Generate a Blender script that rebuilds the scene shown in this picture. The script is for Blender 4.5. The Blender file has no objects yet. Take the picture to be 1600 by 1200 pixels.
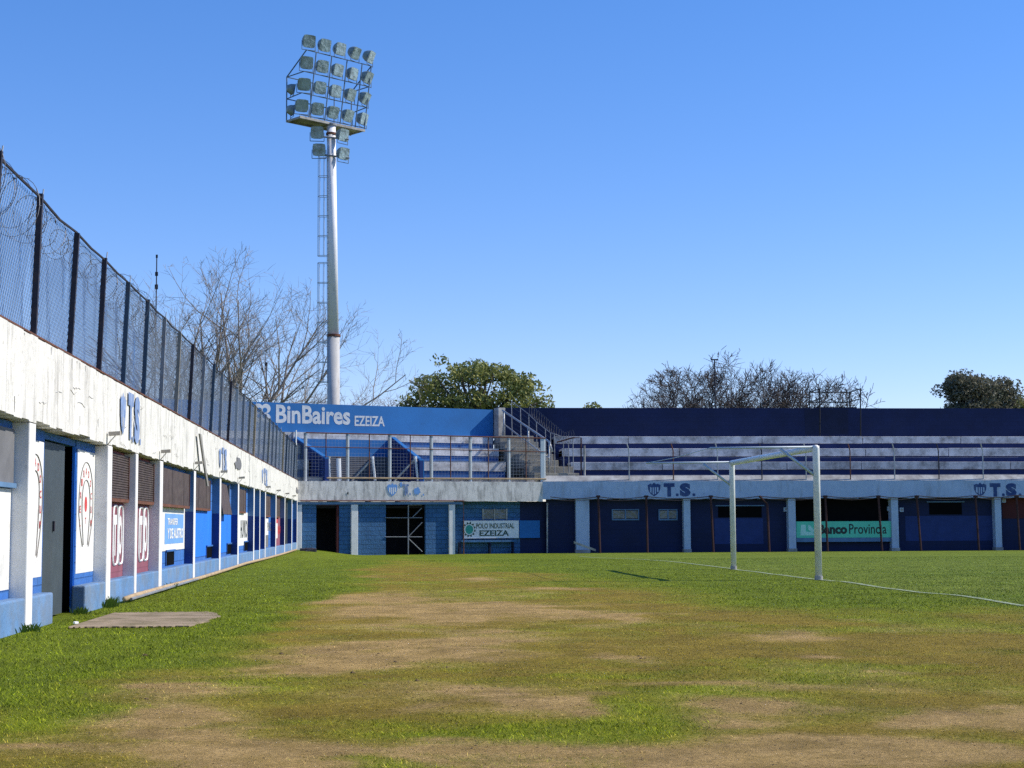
import bpy, math, random
import numpy as np
from mathutils import Vector, Matrix
from mathutils.geometry import tessellate_polygon
R = math.radians
scn = bpy.context.scene
col = scn.collection

# ------------------------------------------------------------------ camera
YAW, PITCH, ROLL, F, CAMH = R(4.74), R(5.03), R(0.28), 2500.0, 1.05
fwd_h = Vector((math.sin(YAW), math.cos(YAW), 0)); right_h = Vector((math.cos(YAW), -math.sin(YAW), 0))
fwd = (fwd_h*math.cos(PITCH) + Vector((0, 0, math.sin(PITCH)))).normalized()
up0 = right_h.cross(fwd).normalized()
right = (right_h*math.cos(ROLL) + up0*-math.sin(ROLL)).normalized()
up = right.cross(fwd).normalized()
cam_d = bpy.data.cameras.new('camera'); cam = bpy.data.objects.new('camera', cam_d); col.objects.link(cam)
cam_d.sensor_width = 36; cam_d.lens = F/1600*36; cam_d.clip_end = 3000; cam_d.clip_start = 0.05
M = Matrix((right, up, -fwd)).transposed().to_4x4(); M.translation = Vector((0, 0, CAMH))
cam.matrix_world = M
scn.camera = cam
CAM = Vector((0, 0, CAMH))
def ray(px, py): return (right*(px-800) + up*(600-py) + fwd*F).normalized()
def P(px, py, D):
    r = ray(px, py); return CAM + r*(D/r.dot(fwd_h))
def G(px, py, z=0.0):
    r = ray(px, py); return CAM + r*((z-CAMH)/r.z)
def on(px, py, p0, n):
    r = ray(px, py); n = Vector(n); return CAM + r*((Vector(p0)-CAM).dot(n)/r.dot(n))

# ------------------------------------------------------------------ world, sun
SUN_AZ, SUN_EL = R(3.0), R(40)          # azimuth measured from +X towards +Y
w = bpy.data.worlds.new('World'); scn.world = w; w.use_nodes = True
nt = w.node_tree; nt.nodes.clear()
wo = nt.nodes.new('ShaderNodeOutputWorld'); bg = nt.nodes.new('ShaderNodeBackground'); sk = nt.nodes.new('ShaderNodeTexSky')
sk.sky_type = 'NISHITA'; sk.sun_disc = False; sk.sun_elevation = SUN_EL; sk.sun_rotation = R(90)-SUN_AZ
sk.air_density = 1.0; sk.dust_density = 0.0; sk.ozone_density = 3.0; sk.altitude = 0
hs = nt.nodes.new('ShaderNodeHueSaturation'); hs.inputs['Saturation'].default_value = 1.3; hs.inputs['Value'].default_value = 1.0
nt.links.new(sk.outputs[0], hs.inputs['Color']); sm_ = nt.nodes.new('ShaderNodeMix'); sm_.data_type = 'RGBA'; sm_.blend_type = 'MULTIPLY'; sm_.inputs[0].default_value = 1; sm_.inputs[7].default_value = (1.24, 1.21, 1.60, 1); gm = nt.nodes.new('ShaderNodeGamma'); gm.inputs[1].default_value = .88; nt.links.new(hs.outputs[0], gm.inputs[0]); nt.links.new(gm.outputs[0], sm_.inputs[6]); nt.links.new(sm_.outputs[2], bg.inputs[0]); nt.links.new(bg.outputs[0], wo.inputs[0])
bg.inputs[1].default_value = 0.125
sd = bpy.data.lights.new('sun', 'SUN'); sd.energy = 5.0; sd.angle = R(0.5); sd.color = (1, 0.94, 0.82)
so = bpy.data.objects.new('sun', sd); col.objects.link(so)
sdir = Vector((math.cos(SUN_AZ)*math.cos(SUN_EL), math.sin(SUN_AZ)*math.cos(SUN_EL), math.sin(SUN_EL)))
so.rotation_euler = sdir.to_track_quat('Z', 'Y').to_euler(); so.location = (30, 0, 40)
scn.view_settings.view_transform = 'Standard'; scn.view_settings.look = 'None'
scn.view_settings.exposure = 0.15; scn.view_settings.gamma = 1
scn.cycles.use_denoising = False; scn.cycles.use_adaptive_sampling = False; scn.cycles.diffuse_bounces = 3; scn.cycles.max_bounces = 6; scn.cycles.transparent_max_bounces = 24

# ------------------------------------------------------------------ materials
def S(r, g, b):
    f = lambda c: (c/255/12.92) if c/255 <= .04045 else ((c/255+.055)/1.055)**2.4
    return (f(r), f(g), f(b))
class NT:
    def __init__(s, name):
        s.m = bpy.data.materials.new(name); s.m.use_nodes = True; s.t = s.m.node_tree
        s.b = s.t.nodes['Principled BSDF']; s.geo = None; s.out = s.t.nodes['Material Output']
    def n(s, t, **k):
        x = s.t.nodes.new(t)
        for a, v in k.items(): setattr(x, a, v)
        return x
    def l(s, a, b): s.t.links.new(a, b)
    def pos(s):
        if not s.geo: s.geo = s.n('ShaderNodeNewGeometry')
        return s.geo.outputs['Position']
    def mapped(s, sc):
        v = s.n('ShaderNodeVectorMath', operation='MULTIPLY'); s.l(s.pos(), v.inputs[0]); v.inputs[1].default_value = sc
        return v.outputs[0]
    def noise(s, sc=(1, 1, 1), scale=1, detail=6, rough=.6, lo=.35, hi=.65, a=0., b=1.):
        x = s.n('ShaderNodeTexNoise'); s.l(s.mapped(sc), x.inputs['Vector'])
        x.inputs['Scale'].default_value = scale; x.inputs['Detail'].default_value = detail; x.inputs['Roughness'].default_value = rough
        r = s.n('ShaderNodeMapRange'); s.l(x.outputs[0], r.inputs[0])
        for i, v in enumerate((lo, hi, a, b)): r.inputs[i+1].default_value = v
        return r.outputs[0]
    def mix(s, f, a, b, blend='MIX'):
        x = s.n('ShaderNodeMix', data_type='RGBA', blend_type=blend)
        for inp, v in ((x.inputs[0], f), (x.inputs[6], a), (x.inputs[7], b)):
            if hasattr(v, 'node'): s.l(v, inp)
            elif isinstance(v, (int, float)): inp.default_value = v
            else: inp.default_value = (*v, 1)
        return x.outputs[2]
    def bump(s, h, st=.3, d=.01):
        x = s.n('ShaderNodeBump'); x.inputs['Strength'].default_value = st; x.inputs['Distance'].default_value = d
        s.l(h, x.inputs['Height']); s.l(x.outputs[0], s.b.inputs['Normal']); return x
def mat(name, c, rough=.8, var=.25, dirt=None, dirt_amt=.5, streak=False, scale=3., bump=.25, bd=.006, metal=0., spec=.3, lo=.5, hi=.72, brick=None, brick_size=(.4, .2)):
    t = NT(name); b = t.b
    b.inputs['Roughness'].default_value = rough; b.inputs['Metallic'].default_value = metal; b.inputs['Specular IOR Level'].default_value = spec
    f = t.noise((1, 1, 1), scale, 5)
    cc = t.mix(f, tuple(x*(1-var) for x in c), tuple(min(1, x*(1+var*.5)) for x in c))
    f2 = t.noise((1, 1, 1), scale*.23, 3, .5, .35, .7, 0, var*1.2)
    cc = t.mix(f2, cc, tuple(x*.75 for x in c))
    if dirt:
        d = t.noise((2.2, 2.2, .45) if streak else (1, 1, 1), scale*.9, 8, .7, lo, hi, 0, dirt_amt)
        cc = t.mix(d, cc, dirt)
        d2 = t.noise((1, 1, 1), scale*5, 6, .75, .58, .72, 0, dirt_amt)
        cc = t.mix(d2, cc, tuple(x*.7 for x in dirt))
    h = t.noise((1, 1, 1), 14, 8, .7, .2, .8)
    if brick:
        bt = t.n('ShaderNodeTexBrick'); cx = t.n('ShaderNodeCombineXYZ'); sp = t.n('ShaderNodeSeparateXYZ')
        t.l(t.pos(), sp.inputs[0]); t.l(sp.outputs['Y' if brick == 'Y' else 'X'], cx.inputs[0]); t.l(sp.outputs['Z'], cx.inputs[1]); t.l(cx.outputs[0], bt.inputs[0])
        bt.inputs['Scale'].default_value = 1; bt.inputs['Brick Width'].default_value = brick_size[0]; bt.inputs['Row Height'].default_value = brick_size[1]
        bt.inputs['Mortar Size'].default_value = .012; bt.inputs['Mortar Smooth'].default_value = .5
        bt.inputs['Color1'].default_value = (.9, .9, .9, 1); bt.inputs['Color2'].default_value = (1.12, 1.12, 1.12, 1); bt.inputs['Mortar'].default_value = (.6, .6, .6, 1)
        cc = t.mix(.4, cc, bt.outputs['Color'], 'MULTIPLY')
        inv = t.n('ShaderNodeMath', operation='MULTIPLY_ADD'); t.l(bt.outputs['Fac'], inv.inputs[0]); inv.inputs[1].default_value = -1.5; t.l(h, inv.inputs[2])
        h = inv.outputs[0]
    t.l(cc, b.inputs['Base Color'])
    if bump: t.bump(h, bump, bd)
    return t.m
MT = {}
def m_(k, *a, **kw): MT[k] = mat(k, *a, **kw)
DIRT = (.10, .095, .09)
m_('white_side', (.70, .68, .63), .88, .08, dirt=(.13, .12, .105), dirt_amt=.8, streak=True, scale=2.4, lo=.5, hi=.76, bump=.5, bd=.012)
m_('white_pillar', (.74, .73, .72), .8, .08, dirt=(.3, .28, .24), dirt_amt=.5, streak=True, scale=3, lo=.58, hi=.8)
m_('concrete_white', (.74, .70, .66), .9, .15, dirt=(.13, .125, .115), dirt_amt=.75, streak=True, scale=2.4, lo=.47, hi=.68, bump=.4)
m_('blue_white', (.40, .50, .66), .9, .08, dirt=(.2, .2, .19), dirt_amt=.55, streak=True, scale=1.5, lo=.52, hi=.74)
m_('ledge', (.45, .44, .42), .9, .15, dirt=(.16, .14, .13), dirt_amt=.8, scale=1.6, lo=.4, hi=.65)
m_('step_white', (.60, .60, .62), .9, .12, dirt=(.15, .14, .13), dirt_amt=.8, streak=False, scale=1.7, lo=.44, hi=.66)
m_('step_blue', (.03, .11, .32), .85, .2, dirt=(.1, .1, .12), dirt_amt=.35, scale=2)
m_('step_navy', (.013, .025, .10), .85, .2, dirt=(.03, .04, .08), dirt_amt=.4, scale=2)
m_('navy_wall', (.009, .018, .07), .8, .2, dirt=(.014, .02, .055), dirt_amt=.5, scale=.8, brick='X')
m_('navy_dark', (.008, .014, .045), .8, .2)
m_('navy_panel', (.02, .042, .16), .8, .15)
m_('azure_wall', (.018, .15, .42), .7, .1, dirt=(.02, .12, .32), dirt_amt=.5, scale=.6)
m_('blue_wall', (.05, .15, .32), .85, .18, dirt=(.03, .09, .18), dirt_amt=.5, scale=1.5, brick='X', bump=.9, bd=.03)
m_('blue_side', (.045, .16, .46), .85, .15, dirt=(.08, .15, .3), dirt_amt=.5, scale=2, brick='Y', bump=.7, bd=.015)
m_('blue_bright', (.02, .19, .78), .7, .1, dirt=(.03, .16, .5), dirt_amt=.4, scale=1.3)
m_('blue_plinth', (.13, .26, .47), .9, .2, dirt=(.2, .2, .19), dirt_amt=.6, streak=False, scale=2.2, lo=.42, hi=.68, bump=.6, bd=.015)
m_('blue_grey', (.11, .21, .36), .85, .15)
m_('pillar_navy_parapet_shade', (.02, .05, .20), .85, .15)  # navy pillar paint; on the parapets it carries their shade
m_('mural_white', (.74, .73, .70), .85, .05, dirt=(.36, .33, .3), dirt_amt=.5, scale=3)
m_('maroon', (.26, .085, .115), .85, .15, dirt=(.2, .12, .14), dirt_amt=.4, scale=2.5, brick='Y')
m_('maroon_far', (.07, .016, .018), .85, .15)
m_('red', (.62, .07, .07), .8, .2)
m_('fade_blue', (.17, .26, .47), .85, .25, dirt=(.7, .71, .74), dirt_amt=.5, streak=True, scale=6, lo=.5, hi=.65)
m_('letter_navy', (.035, .07, .20), .85, .2, dirt=(.14, .2, .3), dirt_amt=.6, scale=5, lo=.5, hi=.7)
m_('sign_blue', (.16, .34, .68), .8, .1)
m_('paint_white', (.78, .78, .77), .7, .08)
m_('lettering_white', (.60, .63, .66), .8, .12, dirt=(.2, .33, .5), dirt_amt=.6, scale=3, lo=.52, hi=.74)
m_('shutter', (.085, .06, .055), .6, .3, dirt=(.18, .15, .12), dirt_amt=.4, scale=5)
m_('rust', (.16, .065, .04), .85, .35, dirt=(.07, .04, .03), dirt_amt=.6, scale=8)
m_('rust_dark', (.065, .028, .026), .85, .3, dirt=(.04, .03, .03), dirt_amt=.5, scale=6)
m_('black_steel', (.012, .013, .018), .6, .2)
m_('dark_steel', (.035, .032, .045), .55, .3, dirt=(.11, .06, .04), dirt_amt=.5, scale=9)
m_('grey_steel', (.24, .26, .29), .5, .2, dirt=(.22, .12, .07), dirt_amt=.5, scale=7)
m_('blue_steel', (.05, .085, .13), .55, .2, dirt=(.1, .08, .07), dirt_amt=.4, scale=7)
m_('galv', (.42, .44, .46), .4, .15, metal=.4, dirt=(.25, .16, .1), dirt_amt=.4, scale=6)
m_('pole_white', (.78, .78, .82), .6, .04, dirt=(.34, .32, .3), dirt_amt=.4, streak=True, scale=1.2, spec=.5)
m_('goal_white', (.74, .75, .73), .35, .05, dirt=(.42, .42, .32), dirt_amt=.5, scale=5, spec=.5)
m_('goal_support', (.45, .52, .58), .45, .08)
m_('concrete', (.27, .25, .21), .95, .2, dirt=(.13, .12, .1), dirt_amt=.6, scale=2.5, bump=.6, bd=.01)
m_('concrete_path', (.33, .25, .17), .95, .3, dirt=(.15, .12, .06), dirt_amt=.8, scale=2.8, lo=.45, hi=.62, bump=.5)
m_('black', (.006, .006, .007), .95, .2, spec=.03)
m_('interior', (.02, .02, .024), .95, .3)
m_('steel_door', (.055, .07, .08), .5, .15, dirt=(.06, .06, .06), dirt_amt=.4, scale=3)
m_('grey_board', (.17, .17, .18), .7, .2, scale=2)
m_('pipe_ochre', (.47, .34, .20), .7, .2, dirt=(.16, .12, .08), dirt_amt=.6, scale=6)
m_('timber', (.25, .24, .22), .85, .25)
m_('sign_green', (.12, .60, .42), .7, .05)
m_('sign_pale', (.45, .78, .70), .7, .05)
m_('teal', (.05, .33, .27), .8, .1)
m_('ink', (.04, .05, .05), .8, .1)
m_('ink_green', (.06, .10, .08), .8, .1)
m_('horseshoe', (.22, .20, .18), .8, .2)
m_('pole_grey', (.48, .47, .46), .6, .08, dirt=(.25, .2, .17), dirt_amt=.6, streak=True, scale=1.5)
m_('rack_paint', (.10, .15, .22), .6, .2)
m_('housing', (.24, .31, .33), .5, .2, metal=.1)
m_('bark', (.085, .07, .065), .95, .3, scale=2)
m_('bark_grey', (.27, .235, .205), .95, .3, scale=2)
m_('twig_rust', (.22, .13, .10), .95, .3, scale=1)
m_('razor', (.13, .13, .14), .5, .2, metal=.5)
m_('wire', (.20, .24, .30), .5, .2, metal=.3)
def glassm(name, c, rough=.12):
    t = NT(name); t.b.inputs['Roughness'].default_value = rough; t.b.inputs['Specular IOR Level'].default_value = .9
    t.l(t.mix(t.noise((1, 1, 1), 3, 3, .5, .3, .7), tuple(x*.45 for x in c), c), t.b.inputs['Base Color'])
    t.bump(t.noise((1, 1, 1), 6, 3), .5, .03); MT[name] = t.m
glassm('lamp_glass', (.34, .46, .50)); glassm('window_glass', (.14, .15, .15), .2)
def clothm(name, c, alpha):
    t = NT(name); t.m.node_tree.nodes.remove(t.b)
    d = t.n('ShaderNodeBsdfDiffuse'); tl = t.n('ShaderNodeBsdfTranslucent'); tr = t.n('ShaderNodeBsdfTransparent'); a = t.n('ShaderNodeMixShader'); b = t.n('ShaderNodeMixShader')
    cc = t.mix(t.noise((3, 3, .5), 1.5, 5), tuple(x*.6 for x in c), c); t.l(cc, d.inputs[0]); t.l(cc, tl.inputs[0])
    a.inputs[0].default_value = .4; t.l(d.outputs[0], a.inputs[1]); t.l(tl.outputs[0], a.inputs[2])
    f = t.noise((2.5, 2.5, .35), 1.3, 6, .65, .3, .7, alpha-.16, alpha+.16)
    t.l(f, b.inputs[0]); t.l(tr.outputs[0], b.inputs[1]); t.l(a.outputs[0], b.inputs[2]); t.l(b.outputs[0], t.out.inputs[0]); MT[name] = t.m
clothm('shade_cloth', (.15, .30, .60), .38); clothm('shade_cloth_grey', (.30, .35, .42), .32)
def leafm(name, a, b):
    t = NT(name); t.b.inputs['Roughness'].default_value = .6; t.b.inputs['Specular IOR Level'].default_value = .25
    oi = t.n('ShaderNodeAttribute', attribute_name='var'); c = t.mix(oi.outputs['Fac'], a, b); t.l(c, t.b.inputs['Base Color'])
    tl = t.n('ShaderNodeBsdfTranslucent'); t.l(c, tl.inputs[0]); mx = t.n('ShaderNodeMixShader'); mx.inputs[0].default_value = .25
    t.l(t.b.outputs[0], mx.inputs[1]); t.l(tl.outputs[0], mx.inputs[2]); t.l(mx.outputs[0], t.out.inputs[0]); MT[name] = t.m
leafm('leaf_green', (.07, .12, .045), (.34, .33, .09)); leafm('leaf_dull', (.08, .10, .07), (.24, .21, .14)); leafm('leaf_weed', (.09, .15, .02), (.2, .26, .05))

# ------------------------------------------------------------------ mesh helpers
def tag(o, label=None, cat=None, group=None, kind=None):
    for k, v in (('label', label), ('category', cat), ('group', group), ('kind', kind)):
        if v: o[k] = v
    return o
def root(name, loc, label, cat, group=None):
    o = bpy.data.objects.new(name, None); col.objects.link(o); o.location = loc; o.empty_display_size = .2
    return tag(o, label, cat, group)
def rootloc(o):
    v = Vector((0, 0, 0))
    while o is not None: v += o.location; o = o.parent
    return v
class MB:
    def __init__(s): s.v = []; s.f = []
    def box(s, a, b):
        x0, y0, z0 = (min(a[i], b[i]) for i in range(3)); x1, y1, z1 = (max(a[i], b[i]) for i in range(3))
        k = len(s.v); s.v += [(x0, y0, z0), (x1, y0, z0), (x1, y1, z0), (x0, y1, z0), (x0, y0, z1), (x1, y0, z1), (x1, y1, z1), (x0, y1, z1)]
        s.f += [(k, k+3, k+2, k+1), (k+4, k+5, k+6, k+7), (k, k+1, k+5, k+4), (k+1, k+2, k+6, k+5), (k+2, k+3, k+7, k+6), (k+3, k, k+4, k+7)]; return s
    def obox(s, o, u, v, w_):      # oriented box from corner o
        o, u, v, w_ = map(Vector, (o, u, v, w_)); k = len(s.v)
        for q in (o, o+u, o+u+v, o+v, o+w_, o+u+w_, o+u+v+w_, o+v+w_): s.v.append(tuple(q))
        s.f += [(k, k+3, k+2, k+1), (k+4, k+5, k+6, k+7), (k, k+1, k+5, k+4), (k+1, k+2, k+6, k+5), (k+2, k+3, k+7, k+6), (k+3, k, k+4, k+7)]; return s
    def prism(s, pts, ext):        # polygon (3D, planar, any shape) extruded
        pts = [Vector(p) for p in pts]; ext = Vector(ext); n = len(pts); k = len(s.v)
        s.v += [tuple(p) for p in pts] + [tuple(p+ext) for p in pts]
        for t in tessellate_polygon([pts]): s.f += [(k+t[0], k+t[1], k+t[2]), (k+n+t[2], k+n+t[1], k+n+t[0])]
        s.f += [(k+i, k+(i+1) % n, k+n+(i+1) % n, k+n+i) for i in range(n)]; return s
    def tube(s, pts, r, n=6, cap=True):
        pts = [Vector(p) for p in pts]; rs = r if isinstance(r, (list, tuple)) else [r]*len(pts)
        rings = []; ref = None
        for i, p in enumerate(pts):
            d = (pts[min(i+1, len(pts)-1)]-pts[max(i-1, 0)]).normalized()
            if ref is None: ref = Vector((0, 0, 1)) if abs(d.z) < .9 else Vector((1, 0, 0))
            a = (ref - d*ref.dot(d))
            if a.length < 1e-4: a = d.orthogonal()
            a.normalize(); b = d.cross(a); ref = a; k = len(s.v)
            for j in range(n):
                t = 2*math.pi*j/n; s.v.append(tuple(p+(a*math.cos(t)+b*math.sin(t))*rs[i]))
            rings.append(k)
        for q in range(len(rings)-1):
            for j in range(n): s.f.append((rings[q]+j, rings[q]+(j+1) % n, rings[q+1]+(j+1) % n, rings[q+1]+j))
        if cap and n > 2: s.f.append(tuple(range(rings[0]+n-1, rings[0]-1, -1))); s.f.append(tuple(range(rings[-1], rings[-1]+n)))
        return s
    def build(s, name, m, parent=None, local=False, smooth=False, bevel=0, base=None):
        me = bpy.data.meshes.new(name); o = bpy.data.objects.new(name, me)
        v = np.array(s.v, dtype=float)
        if parent is not None and not local: v = v - np.array(rootloc(parent))
        elif parent is None and not local:
            c = np.array(base) if base is not None else np.array(((v[:, 0].min()+v[:, 0].max())/2, (v[:, 1].min()+v[:, 1].max())/2, v[:, 2].min())); v = v-c; o.location = c
        me.from_pydata([tuple(q) for q in v], [], s.f); me.materials.append(MT[m] if isinstance(m, str) else m)
        if smooth: me.shade_smooth()
        me.validate(); me.update(); col.objects.link(o)
        if parent is not None: o.parent = parent
        if bevel:
            b = o.modifiers.new('bevel', 'BEVEL'); b.width = bevel; b.segments = 2; b.limit_method = 'ANGLE'
        return o
def text(name, body, m, parent, o, u, v, wdt, hgt, bold=.0, depth=.004, shear=0):
    cu = bpy.data.curves.new(name, 'FONT'); cu.body = body; cu.offset = bold; cu.resolution_u = 3; cu.extrude = 0; cu.shear = shear
    ob = bpy.data.objects.new(name+'_src', cu); col.objects.link(ob); bpy.context.view_layer.update()
    me = bpy.data.meshes.new_from_object(ob.evaluated_get(bpy.context.evaluated_depsgraph_get())); bpy.data.objects.remove(ob); bpy.data.curves.remove(cu)
    c = np.array([tuple(q.co) for q in me.vertices]); lo, hi = c.min(0), c.max(0)
    u, v = Vector(u).normalized(), Vector(v).normalized(); nrm = u.cross(v)
    b = MB(); k = len(c)
    for q in c:
        b.v.append(tuple(Vector(o)+u*((q[0]-lo[0])/(hi[0]-lo[0])*wdt)+v*((q[1]-lo[1])/(hi[1]-lo[1])*hgt)+nrm*depth))
    b.f = [tuple(p.vertices) for p in me.polygons]; bpy.data.meshes.remove(me)
    return b.build(name, m, parent)
def decal(name, m, parent, o, u, v, pts, depth=.004):
    u, v = Vector(u).normalized(), Vector(v).normalized(); nrm = u.cross(v)
    return MB().prism([Vector(o)+u*a+v*b+nrm*depth for a, b in pts], nrm*-(depth-.0005)).build(name, m, parent)
SH = [(0, .84), (.1, .86), (.22, .93), (.34, .86), (.5, 1), (.66, .86), (.78, .93), (.9, .86), (1, .84), (.97, .5), (.85, .25), (.68, .1), (.5, 0), (.32, .1), (.15, .25), (.03, .5)]
def shield(parent, m, o, u, v, wd, hg, mw='paint_white', depth=.004, slim=False):
    s = decal('emblem', m, parent, o, u, v, [(a*wd, b*hg) for a, b in SH], depth)
    u2, v2 = Vector(u).normalized(), Vector(v).normalized(); n2 = u2.cross(v2)
    b = MB()
    for a0, a1, b0, b1 in ((.34, .38, .2, .42), (.48, .52, .12, .42), (.62, .66, .2, .42)) if slim else ((.18, .3, .3, .66), (.38, .47, .16, .66), (.55, .64, .16, .66), (.72, .84, .3, .66)):
        b.prism([Vector(o)+u2*x*wd+v2*y*hg+n2*(depth+.004) for x, y in ((a0, b0), (a1, b0-.05 if a0 < .5 else b0+.02), (a1, b1), (a0, b1))], n2*-.003)
    b.build('emblem_stripes', mw, s); return s

# ------------------------------------------------------------------ ground
XW = -3.59
rng = np.random.default_rng(7)
_tab = rng.random((256, 256))
def vnoise(x, y):
    xi = np.floor(x).astype(int); yi = np.floor(y).astype(int); fx = x-xi; fy = y-yi; fx = fx*fx*(3-2*fx); fy = fy*fy*(3-2*fy)
    g = lambda a, b: _tab[a % 256, b % 256]
    return (g(xi, yi)*(1-fx)+g(xi+1, yi)*fx)*(1-fy)+(g(xi, yi+1)*(1-fx)+g(xi+1, yi+1)*fx)*fy
def fbm(x, y, s, o=4):
    r = 0; a = .5; t = 0
    for i in range(o): r = r+a*vnoise(x*s+i*17.3, y*s+i*9.1); t += a; a *= .5; s *= 2.1
    return r/t
def sm(x, a, b):
    t = np.clip((x-a)/(b-a), 0, 1); return t*t*(3-2*t)
def gz(x, y):
    return -.27*sm(y, 42., 68.)*sm(x, XW+.2, XW+3) + (fbm(x, y, .5, 3)-.5)*.05*sm(y, 0, 12)*(1-sm(y, 30, 45))
def ell(cx, cy, rx, ry):
    a = G(cx, cy); n = G(cx, cy+ry); f = G(cx, max(cy-ry, 850)); D = a.dot(fwd_h)
    return (a.x, (n.y+f.y)/2, rx*D/F, abs(f.y-n.y)/2)
# bare earth patches (dirt), green tufts and lush zones, placed on the ground plane
DIRTP = [ell(*q[:4])+(q[4],) for q in [
    (700, 957, 175, 13, 1.25), (565, 935, 95, 10, .8), (600, 1022, 210, 22, .66), (480, 1042, 90, 9, .85), (760, 1002, 180, 12, .45), (960, 965, 60, 8, .6), (750, 1104, 110, 11, .85),
    (960, 1026, 60, 8, .7), (1250, 1028, 80, 7, .65), (1060, 1072, 90, 9, .55), (400, 1185, 380, 26, .9), (980, 1185, 400, 30, 1.), (1300, 1172, 420, 34, 1.1), (60, 1175, 200, 14, .5), (330, 1150, 150, 18, .7), (1500, 1112, 130, 20, .7),
    (1150, 1110, 120, 18, .6), (240, 1140, 170, 45, .6), (300, 1070, 130, 26, .3), (640, 1080, 170, 25, .45), (1350, 1075, 120, 12, .5), (860, 920, 60, 3, .7), (760, 905, 40, 4, .6),
    (560, 905, 60, 4, .35), (690, 988, 190, 10, .3), (1230, 995, 90, 8, .45), (830, 1150, 130, 10, .4), (60, 1180, 160, 14, .4)]]
GREENP = [ell(*q[:4])+(q[4],) for q in [
    (840, 1134, 200, 16, 1.), (540, 1195, 100, 14, .8), (1080, 1092, 130, 14, .7), (440, 1060, 120, 20, .35), (950, 1040, 190, 14, .5), (60, 1120, 90, 24, .8), (980, 1115, 120, 22, .6), (1300, 1060, 110, 14, .4),
    (760, 1185, 90, 8, .5), (600, 1125, 110, 12, .5), (700, 1045, 140, 12, .4), (1450, 1140, 60, 10, .4)]]
def fields(x, y):
    wx = x+(fbm(x, y, .9, 5)-.5)*2.0; wy = y+(fbm(x*.6+50, y+9, .9, 5)-.5)*1.7
    dirt = np.zeros_like(x)
    for cx, cy, rx, ry, s in DIRTP:
        ry = max(ry, .35); d = ((wx-cx)/(rx*1.08))**2+((wy-cy)/(ry*1.05))**2; dirt = np.maximum(dirt, s*np.exp(-d*1.1))
    gr = np.zeros_like(x)
    for cx, cy, rx, ry, s in GREENP:
        ry = max(ry, .3); d = ((wx-cx)/(rx*1.2))**2+((wy-cy)/(ry*1.2))**2; gr = np.maximum(gr, s*np.exp(-d*1.2))
    n1 = fbm(x, y, 1.3, 5); n2 = fbm(x+31, y+7, 5., 4); n3 = fbm(x*.6+3, y*.35, .5, 4)
    wornzone = sm(x, -1.6, .2)*(1-sm(y, 28, 60)*.65)
    # lush left strip beside the wall
    edge = -1.55+.045*(y-10)+(fbm(x, y, .6, 3)-.5)*1.8
    left = (1-sm(x, edge-.5, edge+.6))*sm(y+(n1-.5)*3, 8.4, 10.8)
    rt = sm(x+(fbm(x, y, .35, 4)-.5)*5-(30-y)*.10, 2.2, 5.5)*sm(y+(n3-.5)*7, 15.5, 21.5)
    lush = np.clip(np.maximum(left, rt), 0, 1)
    n4 = fbm(x*.8+11, y*.7, 1.1, 5); n5 = fbm(x*.8, y+40, 3.1, 4)
    dirt = np.clip(dirt*(2.2*n1-.05)*1.1+(n2-.5)*1.0*dirt+(.34*sm(n4, .50, .72)+.25*sm(n5, .55, .75)*sm(n1, .4, .6))*(1-lush)*(1-.45*sm(y, 16, 40)), 0, 1)*(1-.92*lush)
    dirt = dirt*(1-.85*gr)
    green = np.clip(lush*.9+gr*1.0+(n4-.5)*2.2*(1-lush)+(n1-.5)*.9*(1-lush)+(n2-.5)*.6+.22, 0, 1)
    return dirt, green, lush
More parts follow.
